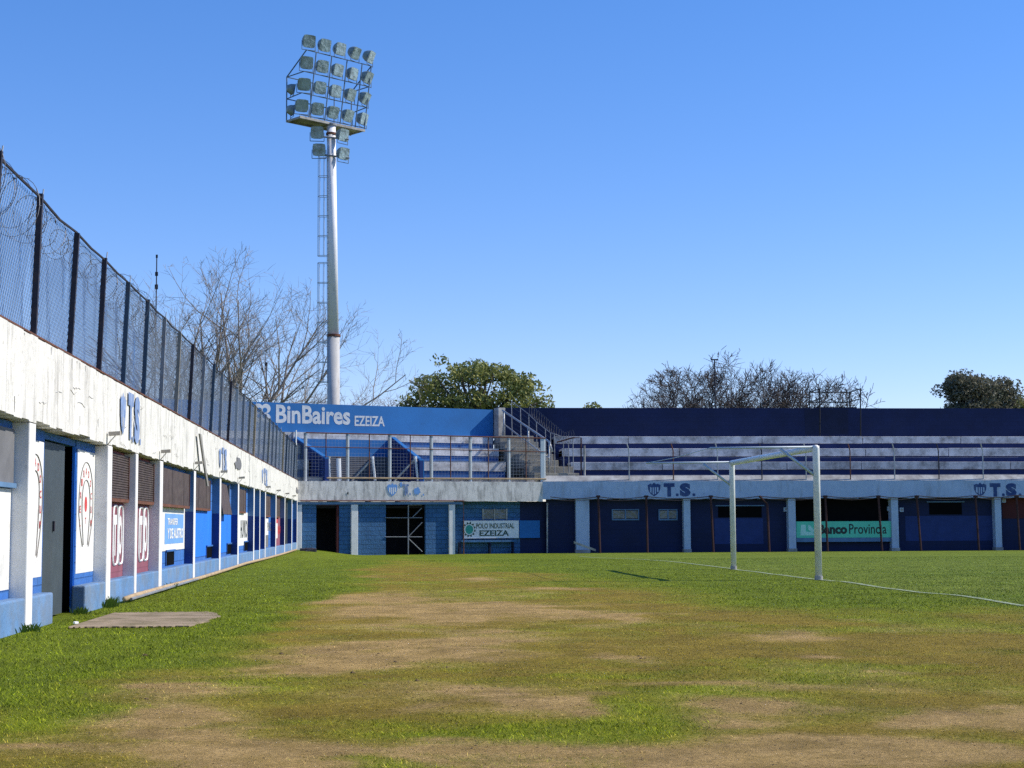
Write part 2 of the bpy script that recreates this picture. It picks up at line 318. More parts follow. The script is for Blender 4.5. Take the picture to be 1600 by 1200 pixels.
def zmat(name, base):
    t = NT(name); a1 = t.n('ShaderNodeAttribute', attribute_name='dirt'); a2 = t.n('ShaderNodeAttribute', attribute_name='green'); a3 = t.n('ShaderNodeAttribute', attribute_name='lush')
    k = base
    fine = t.noise((1, 1, 1), 22, 9, .85, .3, .7); mid = t.noise((1, 1, 1), 3.2, 6, .7, .3, .7)
    yel = t.mix(fine, (.13*k, .090*k, .008*k), (.40*k, .29*k, .04*k)); grn = t.mix(fine, (.10*k, .13*k, .003*k), (.33*k, .36*k, .014*k))
    lus = t.mix(fine, (.075*k, .11*k, .004*k), (.22*k, .27*k, .014*k)); drt = t.mix(fine, (.22*k, .135*k, .04*k), (.90*k, .60*k, .25*k))
    drt = t.mix(mid, tuple(x*k for x in (.34, .225, .065)), drt)
    spk = t.noise((1, 1, 1), 60, 4, .8, .56, .66); drt = t.mix(spk, drt, (.10*k, .06*k, .02*k))
    big = t.noise((1, .8, 1), 1.6, 7, .75, .35, .65, .72, 1.2)
    c = t.mix(a2.outputs['Fac'], yel, grn); c = t.mix(a3.outputs['Fac'], c, lus)
    # dirt with broken edge
    ad = t.n('ShaderNodeMath', operation='MULTIPLY_ADD'); t.l(fine, ad.inputs[0]); ad.inputs[1].default_value = .45; t.l(a1.outputs['Fac'], ad.inputs[2])
    mr = t.n('ShaderNodeMapRange'); t.l(ad.outputs[0], mr.inputs[0]); mr.inputs[1].default_value = .42; mr.inputs[2].default_value = .92
    c = t.mix(mr.outputs[0], c, drt)
    sp = t.n('ShaderNodeSeparateXYZ'); t.l(t.pos(), sp.inputs[0])
    pm = t.n('ShaderNodeMapRange'); t.l(sp.outputs['X'], pm.inputs[0]); pm.inputs[1].default_value = 8.0; pm.inputs[2].default_value = 8.3; pm.inputs[4].default_value = .6
    c = t.mix(pm.outputs[0], c, t.mix(t.noise((.12, 1, 1), .55, 4, .6, .35, .65), (.12*k, .175*k, .018*k), (.20*k, .24*k, .035*k)))
    if name == 'grass_blade': ab = t.n('ShaderNodeAttribute', attribute_name='tone'); tm = t.n('ShaderNodeMath', operation='MULTIPLY'); t.l(ab.outputs['Fac'], tm.inputs[0]); t.l(big, tm.inputs[1]); big = tm.outputs[0]
    vm = t.n('ShaderNodeVectorMath', operation='SCALE'); t.l(c, vm.inputs[0]); t.l(big, vm.inputs['Scale']); c = vm.outputs[0]
    t.l(c, t.b.inputs['Base Color']); t.b.inputs['Roughness'].default_value = .95; t.b.inputs['Specular IOR Level'].default_value = .15
    return t, fine
t, fine = zmat('pitch_turf', 1.0); t.bump(t.noise((1, 1, 1), 30, 8, .8, .2, .8), .8, .035); MT['pitch'] = t.m
t, fine = zmat('grass_blade', 1.25); MT['blades'] = t.m
def attrs(me, x, y):
    d, g, l = fields(x, y)
    for nme, val in (('dirt', d), ('green', g), ('lush', l)):
        a = me.attributes.new(nme, 'FLOAT', 'POINT'); a.data.foreach_set('value', val.astype(np.float32))
ys = np.concatenate([np.linspace(-12, 5, 12), 5.2*np.power(1.0095, np.arange(0, 292)), [84, 90, 100.]])
xs = np.concatenate([np.linspace(-45, -9, 30), np.arange(-8.9, 14, .085), np.linspace(14.1, 60, 120)])
X, Y = np.meshgrid(xs, ys); Z = gz(X, Y); nx, ny = len(xs), len(ys)
me = bpy.data.meshes.new('ground'); vv = np.stack([X.ravel(), Y.ravel(), Z.ravel()], 1)
idx = np.arange(nx*ny).reshape(ny, nx); q = np.stack([idx[:-1, :-1], idx[:-1, 1:], idx[1:, 1:], idx[1:, :-1]], -1).reshape(-1, 4)
me.vertices.add(len(vv)); me.vertices.foreach_set('co', vv.ravel()); me.loops.add(q.size); me.loops.foreach_set('vertex_index', q.ravel())
me.polygons.add(len(q)); me.polygons.foreach_set('loop_start', np.arange(len(q))*4); me.update(calc_edges=True)
me.polygons.foreach_set('use_smooth', np.ones(len(q), bool)); me.materials.append(MT['pitch']); attrs(me, X.ravel(), Y.ravel())
go = bpy.data.objects.new('pitch', me); col.objects.link(go); tag(go, kind='structure')
m_('outer_ground', (.09, .10, .05), .95, .3, scale=.3)
MB().box((-900, -900, -1.3), (900, 1500, -1.2)).build('ground', 'outer_ground')['kind'] = 'structure'
# grass blades: one continuous density falling off with distance
sl0 = G(140, 981); sl1 = G(325, 957)
SL = (XW+.35, sl0.y, G(335, 968).x, sl1.y)
def blades(n, y0, y1, seed):
    r = np.random.default_rng(seed)
    y = y0*np.power(y1/y0, r.random(n)); x = y*math.tan(YAW)+(r.random(n)-.5)*.86*y
    k = x > XW+.02; x, y = x[k], y[k]
    d, g, l = fields(x, y); keep = r.random(len(x)) < np.clip(1.0-1.15*d, .12, 1); x, y, d, g, l = x[keep], y[keep], d[keep], g[keep], l[keep]
    slab = (y > SL[1]+.10) & (y < SL[3]-.14) & (x < SL[2]-.22) & (x > SL[0]) & (r.random(len(x)) < .985); x, y, d, g, l = (q[~slab] for q in (x, y, d, g, l))
    n = len(x); h = .021*(.4+1.0*r.random(n)**2)*(.5+.5*g+.15*l)*(1-.5*d)*(1-.4*sm(y, 15, 45)); wd = .0045*(.6+.8*r.random(n))*np.power(y/7, .75); az = r.random(n)*6.283; lean = .3+1.2*r.random(n)+.8*d; la = r.random(n)*6.283
    z = gz(x, y)-.003; ca, sa = np.cos(az)*wd/2, np.sin(az)*wd/2; lx, ly = np.cos(la)*lean*h, np.sin(la)*lean*h
    V = np.empty((n, 3, 3)); V[:, 0] = np.stack([x-ca, y-sa, z], 1); V[:, 1] = np.stack([x+ca, y+sa, z], 1); V[:, 2] = np.stack([x+lx, y+ly, z+h], 1)
    me = bpy.data.meshes.new('grass'); me.vertices.add(n*3); me.vertices.foreach_set('co', V.ravel())
    me.loops.add(n*3); me.loops.foreach_set('vertex_index', np.arange(n*3)); me.polygons.add(n); me.polygons.foreach_set('loop_start', np.arange(n)*3); me.update(calc_edges=True)
    tot = [np.repeat(q, 3) for q in (np.clip(d*.75+(r.random(n)-.5)*.5, 0, 1), np.clip(g+(r.random(n)-.5)*.9, 0, 1), l*(.6+.4*r.random(n)))]
    tot.append(np.repeat(.7+.85*r.random(n)**1.6, 3))
    for nm, val in zip(('dirt', 'green', 'lush', 'tone'), tot):
        a = me.attributes.new(nm, 'FLOAT', 'POINT'); a.data.foreach_set('value', val.astype(np.float32))
    me.materials.append(MT['blades']); o = bpy.data.objects.new('grass', me); col.objects.link(o); tag(o, 'short patchy turf grass covering the pitch surround', 'grass', kind='stuff')
blades(520000, 5.2, 55, 1)
# clods, dead tufts
cb = MB(); rr = random.Random(4)
for i in range(1500):
    y = math.sqrt(rr.random()*(14**2-6**2)+36); x = y*math.tan(YAW)+(rr.random()-.5)*.8*y
    if x < XW+.3: continue
    d, g, l = fields(np.array([x]), np.array([y]))
    if d[0] < .3 and rr.random() > .12: continue
    s = rr.uniform(.003, .008)*(2.2 if rr.random() < .04 else 1)*(y/8); z = float(gz(np.array([x]), np.array([y]))[0])
    k = len(cb.v)
    for a, b, c in ((1, 0, .1), (0, 1, .2), (-1, 0, .1), (0, -1, .2), (0, 0, .9)): cb.v.append((x+a*s*rr.uniform(.6, 1.3), y+b*s*rr.uniform(.6, 1.3), z+c*s*.7))
    cb.f += [(k, k+1, k+4), (k+1, k+2, k+4), (k+2, k+3, k+4), (k+3, k, k+4)]
m_('clod', (.15, .10, .05), .95, .5, scale=20)
cb.build('soil_clods', 'clod', local=True); tag(bpy.data.objects['soil_clods'], 'small dark clods and dead tufts on bare soil', 'clods', kind='stuff')
# whitewashed goal line (on the turf)
pn = G(1276, 906); pf = G(1149, 889.5)
GX = (pn.x+pf.x)/2
t = NT('chalk'); t.b.inputs['Roughness'].default_value = .95; t.l(t.mix(t.noise((1, 1, 1), 9, 5), (.28, .34, .22), (.5, .54, .42)), t.b.inputs['Base Color'])
t.l(t.noise((1, 1, 1), 14, 6, .8, .38, .6, .1, .85), t.b.inputs['Alpha']); MT['chalk'] = t.m
lb = MB(); yy = np.arange(2, 66, .5)
for i, y in enumerate(yy):
    z = max(float(gz(np.array([GX+a]), np.array([y]))[0]) for a in (-.06, .06))+.012
    lb.v += [(GX-.055, y, z), (GX+.055, y, z)]
    if i: k = 2*i; lb.f.append((k-2, k-1, k+1, k))
lb.build('goal_line', 'chalk', local=True); bpy.data.objects['goal_line']['kind'] = 'structure'
lb = MB()
rq = random.Random(15); e = []
nE = 40
for i in range(nE): f = i/nE; e.append((SL[0]+(SL[2]-.25-SL[0])*f, SL[1]+rq.uniform(-.05, .05), 0))
for i in range(14): f = i/14; e.append((SL[2]-.15+.15*math.sin(f*3.1)+rq.uniform(-.05, .05), SL[1]+(SL[3]-SL[1])*f, 0))
for i in range(nE): f = 1-i/nE; e.append((SL[0]+(SL[2]-.25-SL[0])*f, SL[3]+rq.uniform(-.09, .05), 0))
lb.prism(e, (0, 0, .012))
lb.build('doorstep_path', 'concrete_path'); bpy.data.objects['doorstep_path']['kind'] = 'structure'

# ------------------------------------------------------------------ side stand (left wall)
def WY(px, x=XW):           # world y where pixel column meets plane x
    return on(px, 821, (x, 0, 0), (1, 0, 0)).y
ZB, ZT = 2.15, 3.03
REC = XW-.18
YE = 71.35
st = root('side_stand', (XW, 16, 0), 'long low white stand with pillared bays receding along the left touchline', 'grandstand')
EY = (0, 1, 0); EZ = (0, 0, 1)
def wbox(name, m, y0, y1, z0, z1, x0, x1, par=st, **k): return MB().box((x0, y0, z0), (x1, y1, z1)).build(name, m, par, **k)
# fascia in uneven cast segments
b = MB(); rr = random.Random(3); y = 6.
while y < YE:
    y2 = min(YE, y+4.85); dx = rr.uniform(-.006, .006)
    n = 14
    for i in range(n):
        a, c = y+(y2-y)*i/n, y+(y2-y)*(i+1)/n
        z0 = ZB+rr.uniform(-.018, .012); b.box((XW-.3, a, z0), (XW+dx, c-(.006 if i == n-1 else 0), ZT+rr.uniform(-.008, .008)))
    y = y2
b.build('fascia', 'white_side', st)
wbox('deck', 'concrete', 6, YE-.5, 2.35, 2.9, XW-3.2, XW-.3)
PX = [44, 168, 212, 250, 303, 343.5, 372, 396.5, 406, 414.5, 431, 445, 456, 464.2]
PW = [.30, .33, .2, .33, .3, .3, .3, .3, .2, .25, .3, .3, .3, .3]
PY = [WY(p) for p in PX]
PY = [PY[0]-4.9] + PY; PW = [.3]+PW
for i, (y, wd) in enumerate(zip(PY, PW)):
    p = wbox('pillar', 'white_pillar', y, y+wd, -.1, ZB-.02, REC-.15, XW-.004, bevel=.012)
    if i >= 5:
        wbox('upper_paint', 'blue_grey', y-.004, y-.001, 1.34, ZB-.03, REC+.0, XW-.012, par=p)
        wbox('lower_paint', 'pillar_navy_parapet_shade', y-.004, y-.001, .0, 1.338, REC+.0, XW-.012, par=p)
W0, W1 = REC-.2, REC
def wallseg(m, y0, y1, z0=-.1, z1=ZB-.02): return wbox('wall', m, y0, y1, z0, z1, W0, W1)
def plinth(y0, y1, h=.33): return wbox('plinth', 'blue_plinth', y0, y1, -.1, h, W1, XW-.012, bevel=.02)
def sheet(name, m, y0, y1, z0, z1, d=.004, par=st): return wbox(name, m, y0, y1, z0, z1, W1+.0005 if d < .02 else W1, W1+d, par=par)
def shutter(y0, y1, z0, z1, proud=.05, m='shutter', slats=False):
    s = MB(); n = int((z1-z0)/.035)
    if not slats:
        k = 5
        for i in range(k): s.box((W1+.001, y0+.02+(y1-y0-.04)*i/k, z0), (W1+proud-.004*(i % 2), y0+.012+(y1-y0-.04)*(i+1)/k, z1))
        n = 0
    for i in range(n):
        z = z0+(z1-z0)*i/n; s.prism([(W1+proud-.012, y0+.02, z), (W1+proud, y0+.02, z+.004), (W1+proud, y0+.02, z+.024), (W1+proud-.012, y0+.02, z+.03)], (0, y1-y0-.04, 0))
    if slats: s.box((W1, y0+.02, z0), (W1+proud-.014, y1-.02, z1))
    o = s.build('shutter', m, st)
    f = MB()
    for a in ((y0, y0+.03, z0-.03, z1), (y1-.03, y1, z0-.03, z1), (y0+.03, y1-.03, z0-.05, z0-.002)): f.box((W1, a[0], a[2]), (W1+proud+.012, a[1], a[3]))
    f.build('shutter_frame', 'rust' if m == 'shutter' else m, o); return o
def vent(y0, y1, z0=.36, z1=.6):
    v = wbox('vent', 'black', y0, y1, z0, z1, W1, W1+.01)
    b = MB(); b.box((W1+.01, y0-.03, z1), (W1+.035, y1+.03, z1+.035)); b.box((W1+.01, y0-.03, z0), (W1+.02, y0, z1)); b.build('vent_hood', 'blue_side', v); return v
# bay -1 and 0
for (ya, yb) in ((PY[0]+.3, PY[1]),):
    wallseg('blue_side', 7, yb); sheet('mural', 'mural_white', ya, yb-.02, .42, 1.44)
    s = wbox('window_board', 'grey_board', ya+.3, yb-.03, 1.5, 2.05, W1, W1+.03); MB().box((W1, ya+.25, 1.45), (W1+.06, yb-.02, 1.498)).build('sill', 'blue_grey', s)
    plinth(7, yb)
# bay 1: painted wall, door
D0, D1 = WY(67, REC), WY(117.5, REC)
wallseg('blue_side', PY[1]+.3, D0); wallseg('blue_side', D1+1.0, PY[2]); wbox('wall', 'blue_side', D1, D1+1.0, -.1, ZB-.02, W1-.05, W1)
sheet('mural', 'mural_white', PY[1]+.31, WY(65.5, REC), .50, 2.0); sheet('mural', 'mural_white', WY(119, REC), WY(146.5, REC), .47, 2.02)
wbox('lintel', 'blue_side', D0, D1, 2.05, ZB-.02, W0, W1-.02)
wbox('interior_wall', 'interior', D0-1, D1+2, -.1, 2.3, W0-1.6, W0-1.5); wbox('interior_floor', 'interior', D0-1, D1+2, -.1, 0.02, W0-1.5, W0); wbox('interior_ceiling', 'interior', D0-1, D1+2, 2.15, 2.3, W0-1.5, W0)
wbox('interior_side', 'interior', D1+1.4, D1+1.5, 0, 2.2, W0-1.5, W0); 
d = wbox('door', 'steel_door', D0+.01, WY(97, REC-.06), .02, 2.03, W1-.08, W1-.045); 
MB().box((W1-.044, D0+.75, 1.0), (W1-.02, D0+.79, 1.12)).build('handle', 'dark_steel', d)
MB().box((W1-.045, D1-.03, .0), (W1-.01, D1-.003, 2.05)).build('door_frame', 'blue_bright', st)
plinth(PY[1]+.3, WY(87)); plinth(WY(137), PY[2])
# horseshoe emblem with red letters
def horseshoe(y0, y1, z0, z1, full=True):
    cy, hw = (y0+y1)/2, (y1-y0)/2; zc_ = z1-hw*1.05; b = MB(); X = W1+.008
    def arch(sc, zb, leg):
        return [(X, cy-leg, zb), (X, cy-hw*sc*.75, zb+(zc_-zb)*.35), (X, cy-hw*sc, zb+(zc_-zb)*.75)]+[(X, cy+math.cos(math.pi*(1-i/16))*hw*sc, zc_+math.sin(math.pi*(1-i/16))*hw*1.05*sc) for i in range(17)]+[(X, cy+hw*sc, zb+(zc_-zb)*.75), (X, cy+hw*sc*.75, zb+(zc_-zb)*.35), (X, cy+leg, zb)]
    b.tube(arch(1, z0, hw*.42), .007, 4); b.tube(arch(.56, z0+.02, hw*.30), .007, 4)
    h = b.build('horseshoe_mural', 'horseshoe', st); letters = 'LENIRADOCUM'; n = len(letters)
    leg = zc_-(z0+.38*(zc_-z0)); arc = math.pi*hw*.78; tot = 2*leg+arc
    for i, ch in enumerate(letters):
        q = tot*(i+.5)/n
        if q < leg: yy, zz = cy-hw*.78, zc_-leg+q
        elif q > leg+arc: yy, zz = cy+hw*.78, zc_-(q-leg-arc)
        else: a = math.pi*(1-(q-leg)/arc); yy, zz = cy+math.cos(a)*hw*.78, zc_+math.sin(a)*hw*.82
        text('red_letter', ch, 'red', h, (W1+.005, yy-.04, zz-.045), EY, EZ, .075, .09, .02)
    if full:
        MB().prism([(X, cy+math.cos(2*math.pi*j/14)*.085, zc_-.02+math.sin(2*math.pi*j/14)*.10) for j in range(14)], (-.004, 0, 0)).build('red_disc', 'red', h)
        text('red_letter', 'T', 'red', h, (W1+.005, cy-.035, zc_-.27), EY, EZ, .07, .08, .02)
horseshoe(WY(121.5, REC), WY(143.5, REC), .80, 1.88); horseshoe(WY(40, REC), WY(64, REC), .72, 1.85, False)
# bays 2, 3 maroon
for i, ya, yb in ((2, PY[2]+.33, PY[3]), (3, PY[3]+.2, PY[4])):
    wallseg('maroon', ya, yb); plinth(ya, yb); shutter(ya+.02, yb-.01, 1.45, 2.08, .07, slats=True)
    vs0, vs1 = (WY(175.5, REC), WY(191.3, REC)) if i == 2 else (WY(216, REC), WY(230.5, REC)); hw = (vs1-vs0)/2-.02
    for k, ch in enumerate('TO'):
        y0 = vs0+k*(hw+.03)
        text('lettering', ch, 'paint_white', st, (W1+.002, y0+hw*.22, .64), EY, EZ, hw*.6, .58, .05)
        b = MB(); q = []
        for j in range(24):
            a = 2*math.pi*j/24; ca, sa = math.cos(a), math.sin(a); pw = lambda v: math.copysign(abs(v)**.45, v)
            q.append((W1+.008, y0+hw/2+pw(ca)*(hw/2-.01), .93+pw(sa)*.42))
        b.tube(q+[q[0]], .018, 4); b.build('letter_outline', 'paint_white', st)
# bay 4: white sign with blue panel
ya, yb = PY[4]+.33, PY[5]
wallseg('blue_side', ya, yb); plinth(ya, yb); shutter(ya+.1, WY(287, REC), 1.44, 2.05, .10)
V = lambda p: WY(p, REC)
s = sheet('painted_sign', 'mural_white', ya+.02, V(290), .62, 1.42); wbox('sign_panel', 'sign_blue', V(257), V(286), .74, 1.28, W1+.0045, W1+.008, par=s)
text('lettering', 'TRANSFER', 'paint_white', s, (W1+.008, V(261), 1.08), EY, EZ, V(277)-V(261), .12, .02); text('lettering', 'Y DE AUSTRO', 'paint_white', s, (W1+.008, V(261), .83), EY, EZ, V(285)-V(261), .19, .03)
vent(V(259), V(272))
# bay 5, 6 bright blue
for i in (5, 6):
    ya, yb = PY[i]+.3, PY[i+1]; wallseg('blue_side', ya, yb); plinth(ya, yb); sheet('bright_paint', 'blue_bright', ya+.02, V(330 if i == 5 else 361), .42, 1.40); vent(V(322 if i == 5 else 354), V(332 if i == 5 else 361))
    if i == 5: shutter(ya+.1, yb-1.0, 1.43, 2.05, .06)
    else:
        wbox('window', 'black', ya+.3, yb-.9, 1.4, 2.05, W1, W1+.008)
        q = MB(); q.prism([(W1+.04, ya+.3, 2.05), (W1+.18, ya+.3, 1.32), (W1+.20, ya+.3, 1.33), (W1+.06, ya+.3, 2.06)], (0, 2.2, 0)); sh = q.build('open_shutter', 'shutter', st)
        MB().box((W1+.0, yb-1.0, 1.35), (W1+.05, yb-.94, 2.08)).build('frame', 'grey_steel', sh)
# bay 7 sign
ya, yb = PY[7]+.3, PY[8]; wallseg('blue_side', ya, yb); plinth(ya, yb); shutter(ya+.05, yb-1.3, 1.45, 2.05)
s = sheet('painted_sign', 'mural_white', ya+.02, V(387.5), .52, 1.43); text('lettering', 'HUVKO', 'ink', s, (W1+.004, V(375.5), .72), EY, EZ, V(386)-V(375.5), .50, .02); vent(V(381), V(388))
for i, m in ((8, 'blue_side'), (9, 'blue_side'), (10, 'blue_side'), (11, 'maroon'), (12, 'steel_door'), (13, 'blue_side')):
    ya, yb = PY[i]+PW[i], PY[i+1]; wallseg(m, ya, yb); plinth(ya, yb)
    if i in (10, 11): shutter(ya+.05, yb-1.0, 1.4, 2.05)
    if i in (8, 9): wbox('window', 'shutter', ya+.1, yb-.3, 1.4, 2.05, W1, W1+.03)
    if i == 10: s = sheet('painted_sign', 'mural_white', ya+.05, yb-1.2, .75, 1.3); text('lettering', 'PASO', 'grey_board', s, (W1+.004, V(417.5), .88), EY, EZ, V(423.5)-V(417.5), .3, .02); sheet('dado', 'grey_board', ya+.05, yb-1.2, .34, .745)
    if i == 11:
        s = sheet('painted_sign', 'mural_white', ya+.05, yb-1.5, .6, 1.15); text('lettering', 'BAR', 'red', s, (W1+.004, V(433.5), .75), EY, EZ, V(438)-V(433.5), .3, .02); sheet('red_band', 'red', ya+.05, yb-1.5, 1.152, 1.38)
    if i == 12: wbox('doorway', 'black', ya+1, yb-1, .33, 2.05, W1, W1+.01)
wallseg('blue_side', PY[14]+.3, YE)
# small spouts over the pillars
m_('lamp_cream', (.45, .40, .33), .7, .1)
for i in (2, 4, 5, 6, 7, 10, 11, 12, 13):
    y = PY[i]-.12; z = ZB+.10
    b = MB(); b.tube([(XW-.01, y+.05, ZB-.02), (XW+.05, y-.02, z-.06), (XW+.1, y, z)], .007, 5); b.obox((XW+.02, y-.05, z), (.15, 0, .01), (0, .10, 0), (0, 0, .05))
    b.build('wall_lamp', 'lamp_cream', st)
# T.S. markings
def ts(y0, y1, z0, z1, m):
    u = y1-y0; x = XW+.010
    shield(st, m, (x, y0, z0+.08*(z1-z0)), EY, EZ, .24*u, .85*(z1-z0), mw='white_side', slim=True)
    text('lettering', 'T', m, st, (x, y0+.36*u, z0+.03), EY, EZ, .26*u, (z1-z0)-.03, .07); text('lettering', 'S', m, st, (x, y0+.68*u, z0), EY, EZ, .27*u, (z1-z0), .07)
    for k, f in enumerate((.60, .97)): decal('full_stop', m, st, (x, y0+f*u, z0), EY, EZ, [(0, 0), (.09, 0), (.09, .09), (0, .09)])
ts(WY(184), WY(216), 2.27, 2.97, 'fade_blue'); ts(WY(340.5), WY(353), 2.3, 2.85, 'fade_blue'); ts(WY(408), WY(417), 2.3, 2.85, 'fade_blue')
def blot(px0, px1, z0, z1, m='ink', seed=1):
    r = random.Random(seed); y0, y1 = WY(px0), WY(px1); pts = []
    for j in range(16):
        a = 2*math.pi*j/16; k = r.uniform(.5, 1.05); pts.append(((y0+y1)/2+math.cos(a)*k*(y1-y0)/2-y0, (z1-z0)/2*(1+math.sin(a)*k)))
    return decal('peeled_patch', m, st, (XW+.01, y0, z0), EY, EZ, pts)
blot(365, 376.5, 2.42, 2.80, 'grey_board', 5); blot(461.5, 465.5, 2.4, 2.75, 'grey_board', 2)
# grime drips under the coping and cracks
r = random.Random(8); b = MB()
for i in range(75):
    y = 7+64*r.random()**1.1; z = ZT-.02 if r.random() < .7 else r.uniform(2.3, 2.9); l = r.uniform(.03, .3)**1.4; w2 = r.uniform(.003, .02)
    b.prism([(XW+.0095, y-w2, z), (XW+.0095, y+w2, z), (XW+.0095, y+w2*.3, z-l)], (-.003, 0, 0))
for i in range(40):
    y = 7+60*r.random(); z = r.uniform(2.2, 2.9); pts = [(XW+.0088, y, z)]
    for k in range(5): y += r.uniform(.03, .14); z += r.uniform(-.03, .03); pts.append((XW+.0088, y, z))
    b.tube(pts, .003, 3)
m_('grime', (.38, .37, .35), .95, .3); b.build('grime_streaks', 'grime', st)['kind'] = 'stuff'
# leaning plank on the fascia
y0 = WY(304); y1 = WY(311)
pl = MB().obox((XW+.05, y0, 2.86), (.03, 0, 0), (0, .28, 0), (.05, 1.05, -1.0)).build('plank', 'timber'); tag(pl, 'long weathered grey plank leaning against the white fascia of the left stand', 'plank')
# rusty coping angle
b = MB(); b.box((XW-.10, 6, ZT+.012), (XW+.004, YE-.2, ZT+.03)); b.build('coping_angle', 'rust', st)

# ------------------------------------------------------------------ fence on the side stand
fn = root('perimeter_fence', (XW-.06, 16, ZT), 'tall chain link fence with shade cloth and razor wire on top of the left stand', 'fence')
FX = XW-.06; FH = 1.5; zt = ZT+.03
yp = [WY(55)-1.98*2+1.98*i for i in range(0, 30)]
yp = [y for y in yp if y < YE-.4]
fm = ['dark_steel']*5+['blue_steel', 'blue_steel', 'grey_steel', 'timber', 'dark_steel', 'grey_steel', 'blue_steel', 'grey_steel', 'dark_steel', 'galv']
rr = random.Random(5)
lean = .05
for i, y in enumerate(yp):
    m = fm[i] if i < len(fm) else rr.choice(['grey_steel', 'grey_steel', 'blue_steel', 'galv', 'timber', 'ledge', 'pipe_ochre'])
    b = MB(); wd = .07; ln = lean+rr.uniform(-.01, .02)
    b.obox((FX-.03, y-.03, zt-.02), (.06, 0, 0), (0, .06, 0), (ln, rr.uniform(-.02, .02), FH+rr.uniform(-.02, .05)))
    b.build('post', m, fn)
    if i % 3 == 0: continue
    b = MB().tube([(FX+ln, y+.05, zt+FH-.1), (FX+ln+.02, y+.06, zt+FH+.09)], .008, 5); b.build('post_spike', 'galv', fn)
b = MB()
for i in range(len(yp)-1):
    s = rr.uniform(0, .04); b.tube([(FX+lean, yp[i], zt+FH-.02), (FX+lean, (yp[i]+yp[i+1])/2, zt+FH-.02-s), (FX+lean, yp[i+1], zt+FH-.02)], .016, 5)
b.build('top_rail', 'dark_steel', fn)
# chain link wires
b = MB(); sp = .085; yA, yB = yp[0], yp[-1]; hh = FH-.03
y = yA-hh
while y < yB:
    for sg in (1, -1):
        a0, a1 = (y, y+hh) if sg == 1 else (y+hh, y)
        z0, z1 = 0., hh
        lo, hi = (a0, a1)
        f0 = 0; f1 = 1
        if sg == 1: f0 = max(0, (yA-y)/hh); f1 = min(1, (yB-y)/hh)
        else: f0 = max(0, (y+hh-yB)/hh); f1 = min(1, (y+hh-yA)/hh)
        if f1 > f0:
            q0 = (FX-.036+lean*f0, a0+(a1-a0)*f0, zt+hh*f0); q1 = (FX-.036+lean*f1, a0+(a1-a0)*f1, zt+hh*f1)
            b.tube([q0, q1], .0026, 3, cap=False)
    y += sp if y < 28 else sp*1.6
b.build('chain_link', 'wire', fn)
# shade cloth, panel by panel, wavy
for i in range(len(yp)-1):
    if i > 1 and rr.random() < .0: continue
    y0, y1 = yp[i]+.03, yp[i+1]-.03; nxx, nzz = 16, 8; b = MB(); tp = FH*(.62+.28*rr.random()) if i < 6 else FH*(.86+.1*rr.random()); ph = rr.uniform(0, 6)
    for a in range(nxx+1):
        for c in range(nzz+1):
            u_, v_ = a/nxx, c/nzz
            top = tp*(1-.10*math.sin(u_*math.pi)+.05*math.sin(u_*9+ph)); z = zt+.02+v_*top
            b.v.append((FX-.085+lean*v_+.03*math.sin(u_*14+ph+v_*3)+.02*math.sin(u_*31+ph*2), y0+(y1-y0)*u_, z))
    for a in range(nxx):
        for c in range(nzz): k = a*(nzz+1)+c; b.f.append((k, k+nzz+1, k+nzz+2, k+1))
    b.build('shade_cloth', 'shade_cloth' if i < 6 else 'shade_cloth_grey', fn, smooth=True)
# razor coil
b = MB(); pts = []; yy = yp[0]; k = 0
for i in range(int((34-yp[0])/.42*22)):
    a = 2*math.pi*i/22; yy = yp[0]+i*.42/22; rad = .24+.09*math.sin(i*.013)+.06*math.sin(i*.071)
    pts.append((FX-.16+math.cos(a)*rad*.75, yy+.14*math.sin(a*.5+i*.01), zt+FH-.20+.05*math.sin(i*.004)+math.sin(a)*rad))
b.tube(pts, .0036, 4)
for i in range(0, len(pts), 2):
    p = Vector(pts[i]); b.obox(p-Vector((.003, .028, .003)), (.006, 0, 0), (.01*rr.uniform(-1, 1), .056, .03*rr.uniform(-1, 1)), (0, .01, .006))
b.build('razor_wire', 'razor', fn)

# pipe along the foot of the wall
pp = [G(178, 943), G(205, 938), G(250, 922), G(300, 907), G(345, 893.5), G(372, 884.5), G(400, 874), G(432, 868), G(463, 861.5)]
pts = []
for i, p in enumerate(pp): pts.append((max(p.x, XW+.10+.03*math.sin(i*2.1)), p.y, .06+.015*math.sin(i*1.7)))
pi_ = MB().tube(pts, .036, 7).build('water_pipe', 'pipe_ochre', smooth=True); tag(pi_, 'long ochre pipe lying in the grass along the foot of the left stand', 'pipe')
pi2 = MB().tube([(XW+.16, pts[0][1]+.2, .05), (XW+.12, WY(300), .045)], .02, 6).build('thin_pipe', 'grey_steel'); tag(pi2, 'thin grey pipe beside the ochre pipe along the left stand', 'pipe')

# ------------------------------------------------------------------ corner stand (left section of the far side)
A = Vector((XW, YE, 0)); Bp = P(848, 760, 74.5); B = Vector((Bp.x, Bp.y, 0))
U = (B-A).normalized(); N = Vector((U.y, -U.x, 0)); LAB = (B-A).length
ZG = -.45
RY = B.y                                          # right section front plane y
def uA(px, d=0): return (on(px, 750, A-N*d, N)-A).dot(U)       # along-front coordinate, d metres behind the front
def zA(px, py, d=0): return on(px, py, A-N*d, N).z
def pa(u, d, z): q = A+U*u-N*d; return Vector((q.x, q.y, z))
cs = root('corner_stand', tuple(A), 'sunlit corner terrace under the blue back wall joining the left stand to the far stand', 'grandstand')
def abox(name, m, u0, u1, d0, d1, z0, z1, par=cs, **k):
    return MB().obox(pa(u0, d1, z0), U*(u1-u0), N*(d1-d0), (0, 0, z1-z0)).build(name, m, par, **k)
FB = 2.13
b = MB(); rr = random.Random(9); n = 60
